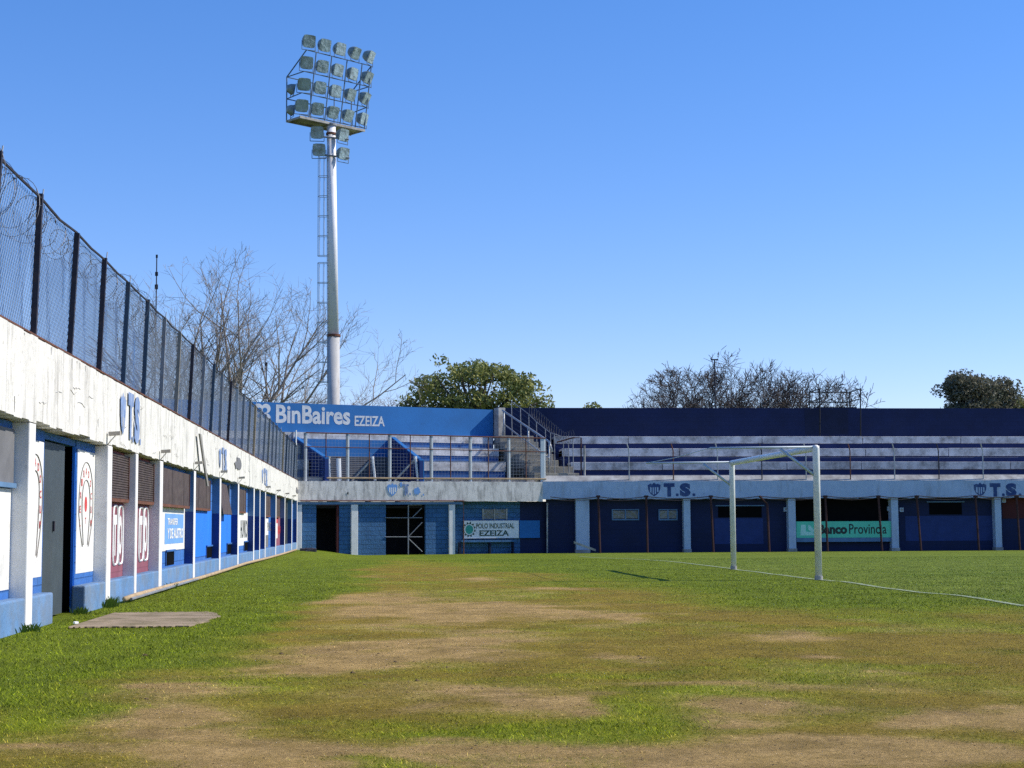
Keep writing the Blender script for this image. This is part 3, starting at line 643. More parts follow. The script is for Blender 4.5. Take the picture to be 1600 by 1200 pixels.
for i in range(n): b.obox(pa(LAB*i/n, .3, FB+rr.uniform(-.012, .012)), U*(LAB/n), N*.3, (0, 0, ZT-FB+rr.uniform(-.01, .01)))
b.build('fascia', 'concrete_white', cs)
abox('beam', 'blue_grey', 0, uA(723), .02, .3, FB-.14, FB-.02)
MB().tube([pa(.1, -.03, FB+.02), pa(uA(724), -.03, FB+.02), pa(uA(724), -.03, ZG)], .03, 6).build('downpipe', 'rust', cs)
# ledge behind the fence
abox('ledge', 'ledge', 0, uA(508)-.03, .3, .7, ZT-.02, ZT+.17); abox('ledge', 'ledge', uA(658), LAB, .3, .7, ZT-.02, ZT+.17)
# lower walls
wlo, whi = ZG, FB-.14
def awall(m, p0, p1, d=.16, z1=whi): return abox('wall', m, uA(p0, d), uA(p1, d), d, d+.2, ZG, z1)
awall('blue_wall', 472, 494.5); awall('blue_wall', 530, 551); awall('blue_wall', 559, 603); awall('blue_wall', 665, 702.5)
for p0, p1 in ((549.5, 560), (702, 711.5)): abox('pillar', 'white_pillar', uA(p0), uA(p1), .04, .4, ZG, FB-.141, bevel=.015)
abox('pillar', 'white_pillar', uA(463.5), uA(472.5), .05, .4, ZG, FB-.141, bevel=.015)
# dark rooms behind the doorways
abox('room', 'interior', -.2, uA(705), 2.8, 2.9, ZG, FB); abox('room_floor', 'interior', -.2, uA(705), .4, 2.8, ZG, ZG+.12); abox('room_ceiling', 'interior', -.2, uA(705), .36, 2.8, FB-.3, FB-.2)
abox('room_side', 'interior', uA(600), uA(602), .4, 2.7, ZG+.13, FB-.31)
abox('door_jamb', 'maroon_far', uA(527.5), uA(530), .1, .3, ZG, whi)
# steel gate in the second doorway
g = abox('gate_stile', 'grey_steel', uA(638.5), uA(640), .12, .16, ZG, whi-.02)
b = MB()
def bar(p0, p1, d=.14, r=.02): b.tube([pa(uA(p0[0]), d, zA(*p0, d)), pa(uA(p1[0]), d, zA(*p1, d))], r, 5)
for q in (((639, 789), (660, 789)), ((603, 809), (661, 809)), ((603, 839), (661, 839)), ((646, 808), (660, 794)), ((640, 838), (661, 816)), ((640, 842), (661, 862))): bar(*q)
b.build('gate_bars', 'grey_steel', g)
# recessed bay with the banner
dR = .55
awall('blue_wall', 711, 812, dR, FB); abox('wall', 'navy_wall', uA(812, dR), LAB+.5, dR, dR+.2, ZG, FB)  # right end in navy: shade across this wall put into its colour
wf = abox('window', 'window_glass', uA(754, dR), uA(791, dR), dR-.02, dR, zA(770, 811, dR), zA(770, 796, dR))
b = MB()
for p0, p1 in ((753, 755), (771, 773), (790, 792)): b.obox(pa(uA(p0, dR), dR-.02, zA(770, 812, dR)), U*(uA(p1, dR)-uA(p0, dR)), N*.03, (0, 0, zA(770, 795, dR)-zA(770, 812, dR)))
b.build('window_frame', 'ledge', wf)
# low bench slab
b = MB(); b.obox(pa(uA(722, .2), .5, zA(760, 847, .3)), U*(uA(804, .2)-uA(722, .2)), N*.3, (0, 0, .09)).build('bench_slab', 'blue_wall')
bo = bpy.data.objects['bench_slab']; tag(bo, 'low blue slab bench under the white banner of the corner stand', 'bench')
for p0, p1 in ((717, 720), (764, 766.5), (800, 802.5)): MB().obox(pa(uA(p0, .3), .45, ZG), U*(uA(p1)-uA(p0)), N*.2, (0, 0, zA(760, 847, .3)-ZG-.002)).build('leg', 'navy_dark', bo)
# banner
bp0, bp1 = uA(724.5, .4), uA(810, .4); bz0, bz1 = zA(760, 841, .4), zA(760, 813.5, .4)
bn = MB().obox(pa(bp0, .40, bz0), U*(bp1-bp0), N*.02, (0, 0, bz1-bz0)).build('banner', 'paint_white')
tag(bn, 'white banner with a teal gear and grey green lettering on the corner stand wall', 'banner')
bw, bh = bp1-bp0, bz1-bz0
text('lettering', 'POLO INDUSTRIAL', 'ink_green', bn, pa(bp0+.22*bw, .378, bz0+.55*bh), U, EZ, .70*bw, .30*bh, .02)
text('lettering', 'EZEIZA', 'ink_green', bn, pa(bp0+.28*bw, .378, bz0+.13*bh), U, EZ, .54*bw, .32*bh, .03)
gear = []
for j in range(48):
    a = 2*math.pi*j/48; rr_ = .22*bh*2*(1.0 if (j//2) % 2 else .78); gear.append((.095*bw+math.cos(a)*rr_*.9, .5*bh+math.sin(a)*rr_))
gd = decal('gear', 'ink_green', bn, pa(bp0, .378, bz0), U, EZ, gear)
decal('gear_ring', 'paint_white', gd, pa(bp0, .374, bz0), U, EZ, [(.095*bw+math.cos(a)*.30*bh, .5*bh+math.sin(a)*.31*bh) for a in np.linspace(0, 6.2, 20)])
decal('gear_disc', 'teal', gd, pa(bp0, .370, bz0), U, EZ, [(.095*bw+math.cos(a)*.24*bh, .5*bh+math.sin(a)*.26*bh) for a in np.linspace(0, 6.2, 20)])
bl = MB().obox(pa(bp1+.05, .47, bz0), U*(uA(843, .45)-bp1-.05), N*.02, (0, 0, bz1-bz0)).build('blue_panel', 'azure_wall'); tag(bl, 'plain deep blue panel right of the white banner', 'panel')
# faded marks on the fascia
shield(cs, 'sign_blue', pa(uA(605), -.012, zA(613, 775)), U, EZ, uA(621)-uA(605), zA(613, 755)-zA(613, 775))
def patch(name, m, par, p0, p1, y0, y1, seed, o=None):
    r = random.Random(seed); wq, hq = uA(p1)-uA(p0), zA((p0+p1)/2, y0)-zA((p0+p1)/2, y1)
    pts = [(wq/2*(1+math.cos(2*math.pi*j/14)*r.uniform(.55, 1.05)), hq/2*(1+math.sin(2*math.pi*j/14)*r.uniform(.55, 1.05))) for j in range(14)]
    decal(name, m, par, pa(uA(p0), -.012, zA((p0+p1)/2, y1)), U, EZ, pts)
patch('faded_letter', 'sign_blue', cs, 646, 658, 760, 775, 3); patch('faded_letter', 'sign_blue', cs, 624, 629, 752, 762, 4); patch('faded_letter', 'fade_blue', cs, 634, 638, 756, 774, 4); patch('faded_letter', 'sign_blue', cs, 660, 663, 771, 775, 4); patch('stain', 'ink', cs, 542, 545, 768, 773, 4)
text('lettering', 'T.', 'fade_blue', cs, pa(uA(628), -.012, zA(633, 774)), U, EZ, uA(642)-uA(628), .5, .02)

# terraces: front line -> back line
def bk(px):                                    # point of the corner back wall line below pixel column px
    p0 = P(390, 700, 74.0); p1 = P(770, 700, 80.0); dr = (p1-p0); dr.z = 0; n = Vector((dr.y, -dr.x, 0)).normalized(); q = on(px, 700, p0, n); return Vector((q.x, q.y, 0))
Bd = (bk(770)-bk(390)).normalized(); Bn = Vector((Bd.y, -Bd.x, 0))
ZS = [3.20, 4.05, 4.76, 5.43]; ZTOP = 6.86
def terr(par, q0, q1, r0, r1, mwhite='step_white', mblue='step_blue', seg=1):
    """q0,q1 front corners; r0,r1 back corners"""
    L = lambda a, b_, t_: a+(b_-a)*t_
    tt = [.16, .42, .70, .97]
    for k in range(3):
        z0, z1 = ZS[k], ZS[k+1]; a, c = L(q0, r0, tt[k+1]), L(q1, r1, tt[k+1]); dn = (c-a).normalized(); nn = Vector((dn.y, -dn.x, 0))
        zm = z0+(z1-z0)*.48
        def up_(p, z): return Vector((p.x, p.y, z))
        back0, back1 = L(q0, r0, 1.0), L(q1, r1, 1.0)
        bb = MB().prism([up_(a, z0-1.0), up_(c, z0-1.0), up_(back1, z0-1.0), up_(back0, z0-1.0)], (0, 0, z1-z0+.9)); bb.build('step_riser', mblue, par)
        bb = MB().prism([up_(a+nn*.05, zm), up_(c+nn*.05, zm), up_(back1, zm), up_(back0, zm)], (0, 0, z1-zm)); bb.build('seat_row', mwhite, par, bevel=.015)
    bb = MB().prism([up_(L(q0, r0, .14), ZT-.3), up_(L(q1, r1, .14), ZT-.3), up_(r1, ZT-.3), up_(r0, ZT-.3)], (0, 0, .32)); bb.build('walkway', 'concrete', par)
uS = uA(806)                    # stair side
terr(cs, pa(uA(657)+.12, 0, 0), pa(uS, 0, 0), bk(607), bk(768))
# left part, beyond the recess and behind the fence
terr(cs, pa(uA(508)-.35-6, 0, 0), pa(uA(508)-.15, 0, 0), bk(250), bk(455))
# recess: back wall, sloped parapets
p0, p1 = bk(455)+Bn*.35, bk(612)+Bn*.35
def prw(name, m, p0, p1, th, z0, z1, par=cs):
    d_ = (p1-p0).normalized(); n_ = Vector((d_.y, -d_.x, 0)); return MB().obox(Vector((p0.x, p0.y, z0))-n_*th, p1-p0, n_*th, (0, 0, z1-z0)).build(name, m, par)
prw('recess_wall', 'azure_wall', p0, p1, .2, 3.0, 5.12); prw('seat_row', 'step_white', p0-Bn*.05, p1-Bn*.05, .3, 5.13, 5.43)
b = MB(); d_ = (p1-p0); n = 46
for i in range(30): b.obox(Vector((p0.x, p0.y, 3.0+i*.044))+Bn*.001, d_, Bn*(.03 if i % 2 else .015), (0, 0, .042))
b.build('slatted_screen', 'grey_board', cs)
def parapet(pxf, zf, pb, zb, m='pillar_navy_parapet_shade'):
    a = pa(uA(pxf), .05, 0); 
    def v(p, z): return Vector((p.x, p.y, z))
    o = MB().prism([v(a, ZT-.6), v(pb, ZT-.6), v(pb, zb), v(a, zf)], U*.16).build('parapet', m, cs)  # navy body: shade of the near face put into its colour
    b = MB().prism([v(a, zf+.002), v(pb, zb+.002), v(pb, zb+.05), v(a, zf+.05)], U*.18).build('parapet_lit_edge', 'azure_wall', o)  # azure strip: sunlit top edge painted as a lighter colour
    b = MB()
    for i in range(26):
        z = ZT+.0+i*.08; t_ = min(1, max(0, (z+.05-zf)/(zb-zf)))
        q = a+(pb-a)*t_
        if t_ < .98: b.prism([v(q, z), v(pb, z), v(pb, z+.012), v(q, z+.012)], -U*.012)
    b.build('parapet_grooves', 'black', o)
parapet(508, zA(508, 717), bk(455)+Bn*.4, 5.15); parapet(656, zA(656, 720), bk(606)+Bn*.4, 5.25)
abox('recess_end', 'azure_wall', uA(656)+.17, uA(656)+.22, .05, .5, ZT, zA(656, 719))
# corner back wall (azure)
w0, w1 = bk(60), bk(771)
prw('back_wall', 'azure_wall', w0, w1, .2, 2.5, ZTOP-.06)
bw0 = bk(398)
def wp(px, py): return on(px, py, bk(390), Bn)
def zw(px, py): return wp(px, py).z
def du(pxa, pxb): return (bk(pxb)-bk(pxa)).length
o = wp(430, 664); o1 = wp(549, 667.5)
zlo = (zw(430, 661)+zw(549, 667))/2
vdir = Vector((0, 0, 1))
def wtext(body, pxa, pxb, ya, yb, bold):
    a, c = wp(pxa, ya), wp(pxb, yb[1]); q0 = wp(pxa, ya[1] if isinstance(ya, tuple) else ya)
for body, pxa, pxb, yt, yb, bold in (('BinBaires', 431, 547, 632, 661, .028), ('EZEIZA', 554, 601, 649.5, 665.5, .022)):
    a = wp(pxa, yb); c = wp(pxb, yb+ (3 if body[0] == 'B' else .8)); z0 = a.z; hgt = wp(pxa, yt).z-z0
    text('lettering', body, 'lettering_white', cs, Vector((a.x, a.y, z0))+Bn*.004, c-a-Vector((0, 0, (c-a).z*.0)), EZ, (Vector((c.x, c.y, 0))-Vector((a.x, a.y, 0))).length, hgt, bold)
# clover emblem
cx, cz = bk(409), zw(409, 645.5); b = MB()
def lob(dx, dz, r, k=16): return [Vector((cx.x, cx.y, cz))+Bd*(dx+math.cos(2*math.pi*j/k)*r)+Vector((0, 0, dz+math.sin(2*math.pi*j/k)*r))+Bn*.012 for j in range(k)]
cl = None
for i, (dx, dz) in enumerate(((-.17, .17), (.17, .17), (-.17, -.17), (.17, -.17))): b.prism([p-Bn*.001*i for p in lob(dx*1.1, dz*1.3, .225)], Bn*-.006)
cl = b.build('emblem', 'lettering_white', cs)
b = MB()
for i, (dx, dz) in enumerate(((-.17, .17), (.17, .17), (-.17, -.17), (.17, -.17))): b.prism([p+Bn*(.004-.001*i) for p in lob(dx*.8, dz*.85, .115)], Bn*-.003)
b.build('emblem_inner', 'azure_wall', cl)
# column at the end of the azure wall
q = bk(772); MB().obox(Vector((q.x, q.y, 2.5)), Bd*.42, Bn*.5, (0, 0, ZTOP+.02-2.5)).build('column', 'ledge', cs)

# concrete stair between the sections
stq = root('stair', tuple(pa(uA(845), .6, ZT)), 'grey concrete stair with pipe handrails climbing between the corner and far terraces', 'stair')
ns = 7; q0, q1 = pa(uA(838), .3, 0), pa(uA(838)+1.75, .3, 0)
dep = 5.0
b = MB()
for k in range(ns):
    t0 = k/ns; z1 = ZT+.1+(5.43-ZT-.1)*(k+1)/ns; hw = 1.75+(.5 if k < 2 else 0)
    b.obox(pa(uA(838)-.25*(k > 3), .3+dep*t0, ZT-.2)-N*(dep*(1-t0)), U*hw, N*(dep*(1-t0)), (0, 0, z1-ZT+.2))
b.build('steps', 'concrete', stq, bevel=.02)
b = MB(); hr = lambda px, py, d: on(px, py, A-N*d, N)
b.tube([hr(785, 641, 4.9), hr(858, 690, .9), hr(863, 706, .7)], .05, 7); b.tube([hr(789, 664, 4.9), hr(858, 716, .8)], .035, 7)
for (pa_, pb_, d) in (((787, 641), (788, 684), 4.9), ((825, 668), (826, 706), 2.6), ((858, 690), (858, 745), .9)): b.tube([hr(*pa_, d), hr(*pb_, d)], .04, 6)
b.build('handrail', 'galv', stq, smooth=True)

# dividing fence up the stair with coil
df = root('stair_fence', tuple(pa(uA(900), .5, ZT)), 'thin grey mesh fence with a razor coil stepping down beside the grey stair', 'fence')
posts = [(799, 627, 683, 5.0), (813, 637, 690, 4.2), (826, 647, 700, 3.4), (838, 659, 712, 2.6), (852, 670, 722, 1.8), (860, 676, 735, 1.3), (866, 678, 745, .9), (880, 683, 745, .6), (888, 684, 745, .5), (895, 684, 746, .4)]
for px, y0, y1, d in posts: MB().tube([hr(px, y0, d), hr(px+1, y1, d)], .022, 5).build('post', 'grey_steel', df)
b = MB()
for (a, c) in zip(posts[:-1], posts[1:]): b.tube([hr(a[0], a[1], a[3]), hr(c[0], c[1], c[3])], .018, 5); b.tube([hr(a[0]+1, a[2]-3, a[3]), hr(c[0]+1, c[2]-3, c[3])], .012, 4)
for (a, c) in zip(posts[:-1], posts[1:]):
    for k in range(1, 7):
        f = k/7; b.tube([hr(a[0], a[1]*(1-f)+a[2]*f, a[3]), hr(c[0], c[1]*(1-f)+c[2]*f, c[3])], .0035, 3)
b.build('rail', 'grey_steel', df)
pts = []
for i in range(260):
    f = i/260; px = 828+67*min(1, f*1.0); py = 640+45*min(1, f*1.25)-(0 if f < .8 else (f-.8)*20); d = 3.4*(1-f)+.4; c = hr(px, py, d); a = i*.42; c = c+N*(.28*math.cos(a))+Vector((0, 0, .28*math.sin(a))); pts.append(c)
MB().tube(pts, .009, 4).build('razor_wire', 'razor', df)
b = MB(); b.tube([hr(870, 691, .3), hr(895, 684, .2), hr(908, 684, .15), hr(908, 750, .15)], .035, 6)
MB().tube([hr(913, 696, .1), hr(913.5, 750, .1)], .045, 6).build('end_post', 'ledge', cs)
gp = b.build('gate_frame', 'rust_dark'); tag(gp, 'rusty dark gate frame at the right end of the corner stand railing', 'gate')

# corner fence
cf = root('corner_fence', tuple(pa(uA(650), .1, ZT)), 'steel fence of pale upright posts and rails along the edge of the corner stand', 'fence')
TH = [477, 543, 609, 674, 735, 795, 850]; TN = [462, 509, 577, 641, 704, 763, 822]
ztop = lambda px: zA(px, 676+(px-477)*.0235, .1)
for px in TH:
    u = uA(px, .1); wd = .075 if px != 850 else .16
    MB().obox(pa(u-wd, .14, ZT+.001), U*wd, N*.07, (0, 0, ztop(px)-ZT)).build('post', 'grey_steel' if px != 850 else 'goal_support', cf)
    MB().obox(pa(u+.002, .13, ZT+.001), U*.07, N*.06, (0, 0, ztop(px)-ZT-.01)).build('post', 'paint_white', cf)
for px in TN: MB().tube([pa(uA(px, .1), .1, ZT+.05 if px > 470 else ZT+.001), pa(uA(px, .1), .1, ztop(px)+(.1 if px < 470 else 0))], .024 if px > 470 else .035, 6).build('post', 'rust' if px > 470 else 'paint_white', cf)
b = MB(); b.tube([pa(uA(477, .1), .07, ztop(477)), pa(uA(853, .1), .07, ztop(853))], .028, 6); b.build('top_rail', 'rust', cf)
MB().tube([pa(uA(477, .1), .07, zA(477, 698, .1)), pa(uA(853, .1), .07, zA(853, 706, .1))], .020, 6).build('mid_rail', 'rust', cf)
MB().tube([pa(uA(510, .1), .07, ZT+.14), pa(uA(853, .1), .07, ZT+.14)], .035, 6).build('bottom_rail', 'pipe_ochre', cf)
b = MB()
for px in np.arange(464, 476, 1.7): b.obox(pa(uA(px, .1), .12, ZT+.02), U*.02, N*.02, (0, 0, 1.65))
b.build('bars', 'blue_steel', cf)
b = MB()          # mesh infill
u0, u1 = uA(477, .1), uA(850, .1)
for i in range(13): z = ZT+.2+i*.15; b.tube([pa(u0, .1, z), pa(u1, .1, z)], .0035, 3)
u = u0
while u < u1: b.tube([pa(u, .1, ZT+.15), pa(u, .1, ZT+2.05)], .0035, 3); u += .15
b.build('mesh', 'wire', cf)
# stub posts behind the corner fence
s = root('white_stub_post', tuple(pa(uA(530), .2, ZT)), 'thick white stub post standing behind the corner fence left of centre', 'post'); MB().tube([hr(530, 751, .16), hr(529, 716, .16)], .11, 8).build('shaft', 'pole_white', s); MB().tube([hr(529, 716, .16), hr(529, 714.5, .16)], .12, 8).build('cap', 'rust', s)
s = root('thin_stub_post', tuple(pa(uA(515), .2, ZT)), 'thin white stub post with a round tip left of the thick stub post', 'post'); MB().tube([hr(515.5, 751, .16), hr(514, 716, .16)], .05, 8).build('shaft', 'pole_white', s); MB().tube([hr(514, 716, .16), hr(514, 713.5, .16)], .07, 8).build('cap', 'ledge', s)
for px, dx, lb_ in ((582, 33, 'white prop post with a long diagonal brace behind the middle of the corner fence'), (649, 33, 'white prop post with a diagonal brace near the shaded parapet end')):
    s = root('braced_post', tuple(pa(uA(px), .2, ZT)), lb_, 'post', 'white prop posts behind the corner fence'); MB().tube([hr(px+4, 751, .16), hr(px, 715, .16)], .06, 7).build('shaft', 'pole_white', s)
    MB().tube([hr(px, 717, .18), hr(px-dx, 752, .22)], .045, 6).build('brace', 'ledge', s); MB().tube([hr(px, 717, .16), hr(px, 713, .16)], .075, 8).build('cap', 'pole_white', s)

# ------------------------------------------------------------------ far stand (right section)
fs = root('far_stand', (B.x+10, RY, 0), 'long shaded navy and white terrace behind the goal running to the right edge', 'grandstand')
def yb_(d=0): return (0, RY+d, 0)
def FXx(px, d=0): return on(px, 800, yb_(d), (0, 1, 0)).x
def FZ(px, py, d=0): return on(px, py, yb_(d), (0, 1, 0)).z
def fbox(name, m, x0, x1, d0, d1, z0, z1, par=fs, **k): return MB().box((x0, RY+d0, z0), (x1, RY+d1, z1)).build(name, m, par, **k)
XR = 42
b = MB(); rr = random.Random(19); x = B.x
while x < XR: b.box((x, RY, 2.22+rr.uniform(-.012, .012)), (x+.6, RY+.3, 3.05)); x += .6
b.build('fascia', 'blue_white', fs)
MB().prism([(B.x, RY+.02, 3.052), (B.x, RY+.35, 3.33), (B.x, RY+.8, 3.33), (B.x, RY+.8, 3.052)], (XR-B.x, 0, 0)).build('ledge', 'ledge', fs)
RB = 5.2
zr = [3.33, 4.02, 4.74, 5.41]; dd = [.5, 1.9, 3.3, 4.7]; x0 = FXx(896, 1)
for k in range(3):
    xs0 = x0-.25*k; zm = zr[k]+(zr[k+1]-zr[k])*.46
    fbox('step_riser', 'step_navy', xs0, XR, dd[k+1]+.06, RB+.4, zr[k]-.6, zr[k+1]-.1)
    b = MB(); x = xs0
    while x < XR:
        l = rr.uniform(3.5, 7); b.box((x, RY+dd[k+1]+rr.uniform(-.008, .008), zm+rr.uniform(-.01, .01)), (min(XR, x+l)-.01, RY+RB+.4, zr[k+1]+rr.uniform(-.012, .012))); x += l+.02
    b.build('seat_row', 'step_white', fs, bevel=.015)
fbox('walkway', 'concrete', B.x, XR, .8, RB, 3.0, 3.2)
fbox('back_wall', 'navy_wall', bk(772).x+.38, XR, RB+.2, RB+.45, 2.5, 6.88)
fbox('wall_patch', 'navy_dark', FXx(1264, 5), FXx(1332, 5), RB+.19, RB+.199, 5.55, 6.82)
# lower wall and its bays
dw = .4
fbox('wall', 'navy_wall', B.x+.2, FXx(1243, dw), dw, dw+.2, ZG, 2.25); fbox('wall', 'navy_wall', FXx(1393, dw), XR, dw, dw+.2, ZG, 2.25)
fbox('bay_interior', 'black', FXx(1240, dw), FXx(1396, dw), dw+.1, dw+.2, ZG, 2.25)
fbox('bay_dado', 'navy_wall', FXx(1240, dw), FXx(1396, dw), dw-.02, dw+.09, ZG, FZ(1320, 846, dw))
for p0, p1 in ((900, 921), (1068.5, 1079), (1232, 1243.5), (1393, 1404), (1555, 1565), (1722, 1733), (1890, 1901)):
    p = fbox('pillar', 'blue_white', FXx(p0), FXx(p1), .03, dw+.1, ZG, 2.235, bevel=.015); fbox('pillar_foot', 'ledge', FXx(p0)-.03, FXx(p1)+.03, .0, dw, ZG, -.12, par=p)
def fwin(p0, p1, y0, y1):
    wv = fbox('window', 'window_glass', FXx(p0, dw), FXx(p1, dw), dw-.015, dw-.001, FZ(p0, y1, dw), FZ(p0, y0, dw)); b = MB(); za, zb = FZ(p0, y1, dw)-.03, FZ(p0, y0, dw)+.03; a, c = FXx(p0, dw)-.04, FXx(p1, dw)+.04
    for q in ((a, a+.05, za, zb), (c-.05, c, za, zb), ((a+c)/2-.03, (a+c)/2+.03, za, zb), (a, c, za-.06, za-.002), (a, c, zb+.001, zb+.04)): b.box((q[0], RY+dw-.05, q[2]), (q[1], RY+dw-.016, q[3]))
    b.build('window_frame', 'blue_grey', wv)
fwin(957, 997, 798, 810); fwin(1030, 1057, 798, 810)
def dwin(p0, p1, y0, y1):
    v = fbox('window', 'black', FXx(p0, dw), FXx(p1, dw), dw-.012, dw-.001, FZ(p0, y1, dw), FZ(p0, y0, dw)); fbox('window_head', 'blue_grey', FXx(p0-4, dw), FXx(p1+4, dw), dw-.06, dw-.013, FZ(p0, y0, dw), FZ(p0, y0-1.6, dw), par=v)
dwin(1122, 1190, 791, 808.5); dwin(1452, 1503, 785, 804)
fbox('wall_panel', 'navy_panel', FXx(1116, dw), FXx(1192, dw), dw-.01, dw-.002, FZ(1150, 850, dw), FZ(1150, 810, dw)); fbox('wall_panel', 'navy_panel', FXx(1414, dw), FXx(1550, dw), dw-.01, dw-.002, FZ(1480, 845, dw), FZ(1480, 806, dw))
fbox('brown_board', 'maroon_far', FXx(1566, dw), FXx(1700, dw), dw-.02, dw-.002, FZ(1590, 810, dw), 2.2)
b = MB()
for px, py in ((1227, 796), (1389, 795), (1408, 796.5), (1568, 782)): 
    c = Vector((FXx(px, dw), RY+dw-.1, FZ(px, py, dw))); j = MB().box(c-Vector((.09, 0, .1)), c+Vector((.09, .098, .1))).build('junction_box', 'blue_white', fs); MB().box(c-Vector((.05, .006, .05)), c+Vector((.05, -.001, .05))).build('box_lid', 'ledge', j)
# green sign
sx0, sx1, sz0, sz1 = FXx(1243.5, .15), FXx(1394, .15), FZ(1320, 840, .15), FZ(1320, 814.5, .15)
sg = MB().box((sx0, RY+.12, sz0), (sx1, RY+.16, sz1)).build('sign_board', 'sign_green'); tag(sg, 'wide mint green sign board with black lettering set between two pillars of the far stand', 'sign')
MB().box((sx0, RY+.12, FZ(1320, 846.5, .15)), (sx1, RY+.16, sz0-.004)).build('lower_strip', 'blue_grey', sg)
sw, sh_ = sx1-sx0, sz1-sz0; EX = (1, 0, 0); fy = RY+.117
text('lettering', 'Banco', 'ink', sg, (sx0+.225*sw, fy, sz0+.22*sh_), EX, EZ, .30*sw, .60*sh_, .05, .002); text('lettering', 'Provincia', 'ink', sg, (sx0+.545*sw, fy, sz0+.22*sh_), EX, EZ, .39*sw, .62*sh_, .01, .002)
decal('logo', 'sign_pale', sg, (sx0, fy, sz0), EX, EZ, [(a*sh_+.04*sw, b_*sh_) for a, b_ in ((.0, .15), (.95, .15), (.75, .35), (.35, .38), (.35, .8), (.05, .8))], .002)
decal('logo', 'sign_pale', sg, (sx0, fy, sz0), EX, EZ, [(a*sh_+.04*sw, b_*sh_) for a, b_ in ((.5, .5), (.8, .3), (.9, .45), (.6, .78), (.5, .78))], .002)
# T.S. on the far fascia
for pxs in (1012.5, 1522.5):
    k = lambda p: FXx(pxs+p); z0, z1 = FZ(pxs+30, 776), FZ(pxs+30, 755); zt_ = z1-z0
    shield(fs, 'letter_navy', (k(0), RY-.002, z0+.02), EX, EZ, k(20)-k(0), zt_*1.02, mw='blue_white')
    text('lettering', 'T', 'letter_navy', fs, (k(25), RY-.002, z0), EX, EZ, k(42)-k(25), zt_, .075); text('lettering', 'S', 'letter_navy', fs, (k(50), RY-.002, z0), EX, EZ, k(67)-k(50), zt_, .075)
    for q in (44, 70): decal('full_stop', 'letter_navy', fs, (k(q), RY-.002, z0+.02), EX, EZ, [(0, .03), (.03, 0), (.1, 0), (.13, .03), (.13, .1), (.1, .13), (.03, .13), (0, .1)])
# terrace railing posts with bent heads
rp = root('terrace_railing', (B.x+10, RY+.1, 3.05), 'thin posts with angled heads and slack wires along the far terrace edge', 'railing')
pxs = [983.7+69.3*i for i in range(-0, 12)]; b = MB()
for i, px in enumerate(pxs):
    zt_ = FZ(px, 700, .1); x = FXx(px, .1)
    MB().tube([(x, RY+.1, 3.03), (x, RY+.1, zt_-.12), (x-.10, RY+.05, zt_+.2)], .027, 6).build('post', ['galv', 'rust', 'galv', 'dark_steel'][i % 4], rp)
for z in (3.35, 3.75, 4.15, 4.5): b.tube([(FXx(913), RY+.1, z)]+[(FXx(px, .1), RY+.1, z+.01*math.sin(px)) for px in pxs], .004, 3)
b.build('wire', 'wire', rp)
# red brown poles and cable in front of the lower wall
cp = root('pitch_cable_fence', (B.x+10, RY-.4, -.2), 'red brown iron poles carrying a slack black cable before the far stand', 'fence')
pl_ = [(935, 937), (1010, 1011), (1111, 1114), (1290, 1292), (1373, 1377), (1433, 1438), (1525, 1528), (1589, 1592), (1690, 1693)]
D_ = -.35
for a, c in pl_: MB().tube([(FXx(c, D_), RY+D_, ZG), (FXx(a, D_), RY+D_, FZ(a, 777, D_))], .05, 7).build('pole', 'rust_dark', cp); x = FXx(a, D_); MB().box((x-.09, RY+D_-.06, FZ(a, 777.5, D_)), (x+.09, RY+D_+.06, FZ(a, 774, D_))).build('pole_cap', 'rust_dark', cp)
MB().tube([(FXx(1201, D_), RY+D_, ZG), (FXx(1199, D_), RY+D_, FZ(1199, 787, D_)), (FXx(1187, D_), RY+D_, FZ(1187, 775, D_))], .055, 7).build('pole', 'rust_dark', cp)
pts = []; xa = [FXx(p, D_) for p in (860, 935, 1010, 1111, 1187, 1290, 1373, 1433, 1525, 1589, 1690)]
for i in range(len(xa)-1):
    for k in range(6): f = k/6; pts.append((xa[i]+(xa[i+1]-xa[i])*f, RY+D_, 2.33-.10*math.sin(f*math.pi)))
MB().tube(pts, .022, 5).build('cable', 'dark_steel', cp)
pts = [(p[0], p[1]-.03, p[2]-.09) for p in pts]; MB().tube(pts, .012, 4).build('cable', 'dark_steel', cp)
s = MB().tube([hr(855, 864, .05), hr(855, 789, .05)], .035, 7); s.tube([hr(855, 789, .05), hr(855, 786, .05)], .05, 7); o = s.build('thin_pole', 'ledge'); tag(o, 'single thin pale pole standing before the dark wall left of the wide white pillar', 'pole')
o = MB().obox(P(897, 849, 73.8), P(931, 861.5, 73.4)-P(897, 849, 73.8), (0, .2, 0), (0, 0, .10)).build('board', 'ledge'); tag(o, 'pale board propped against the foot of the wide white pillar', 'board')
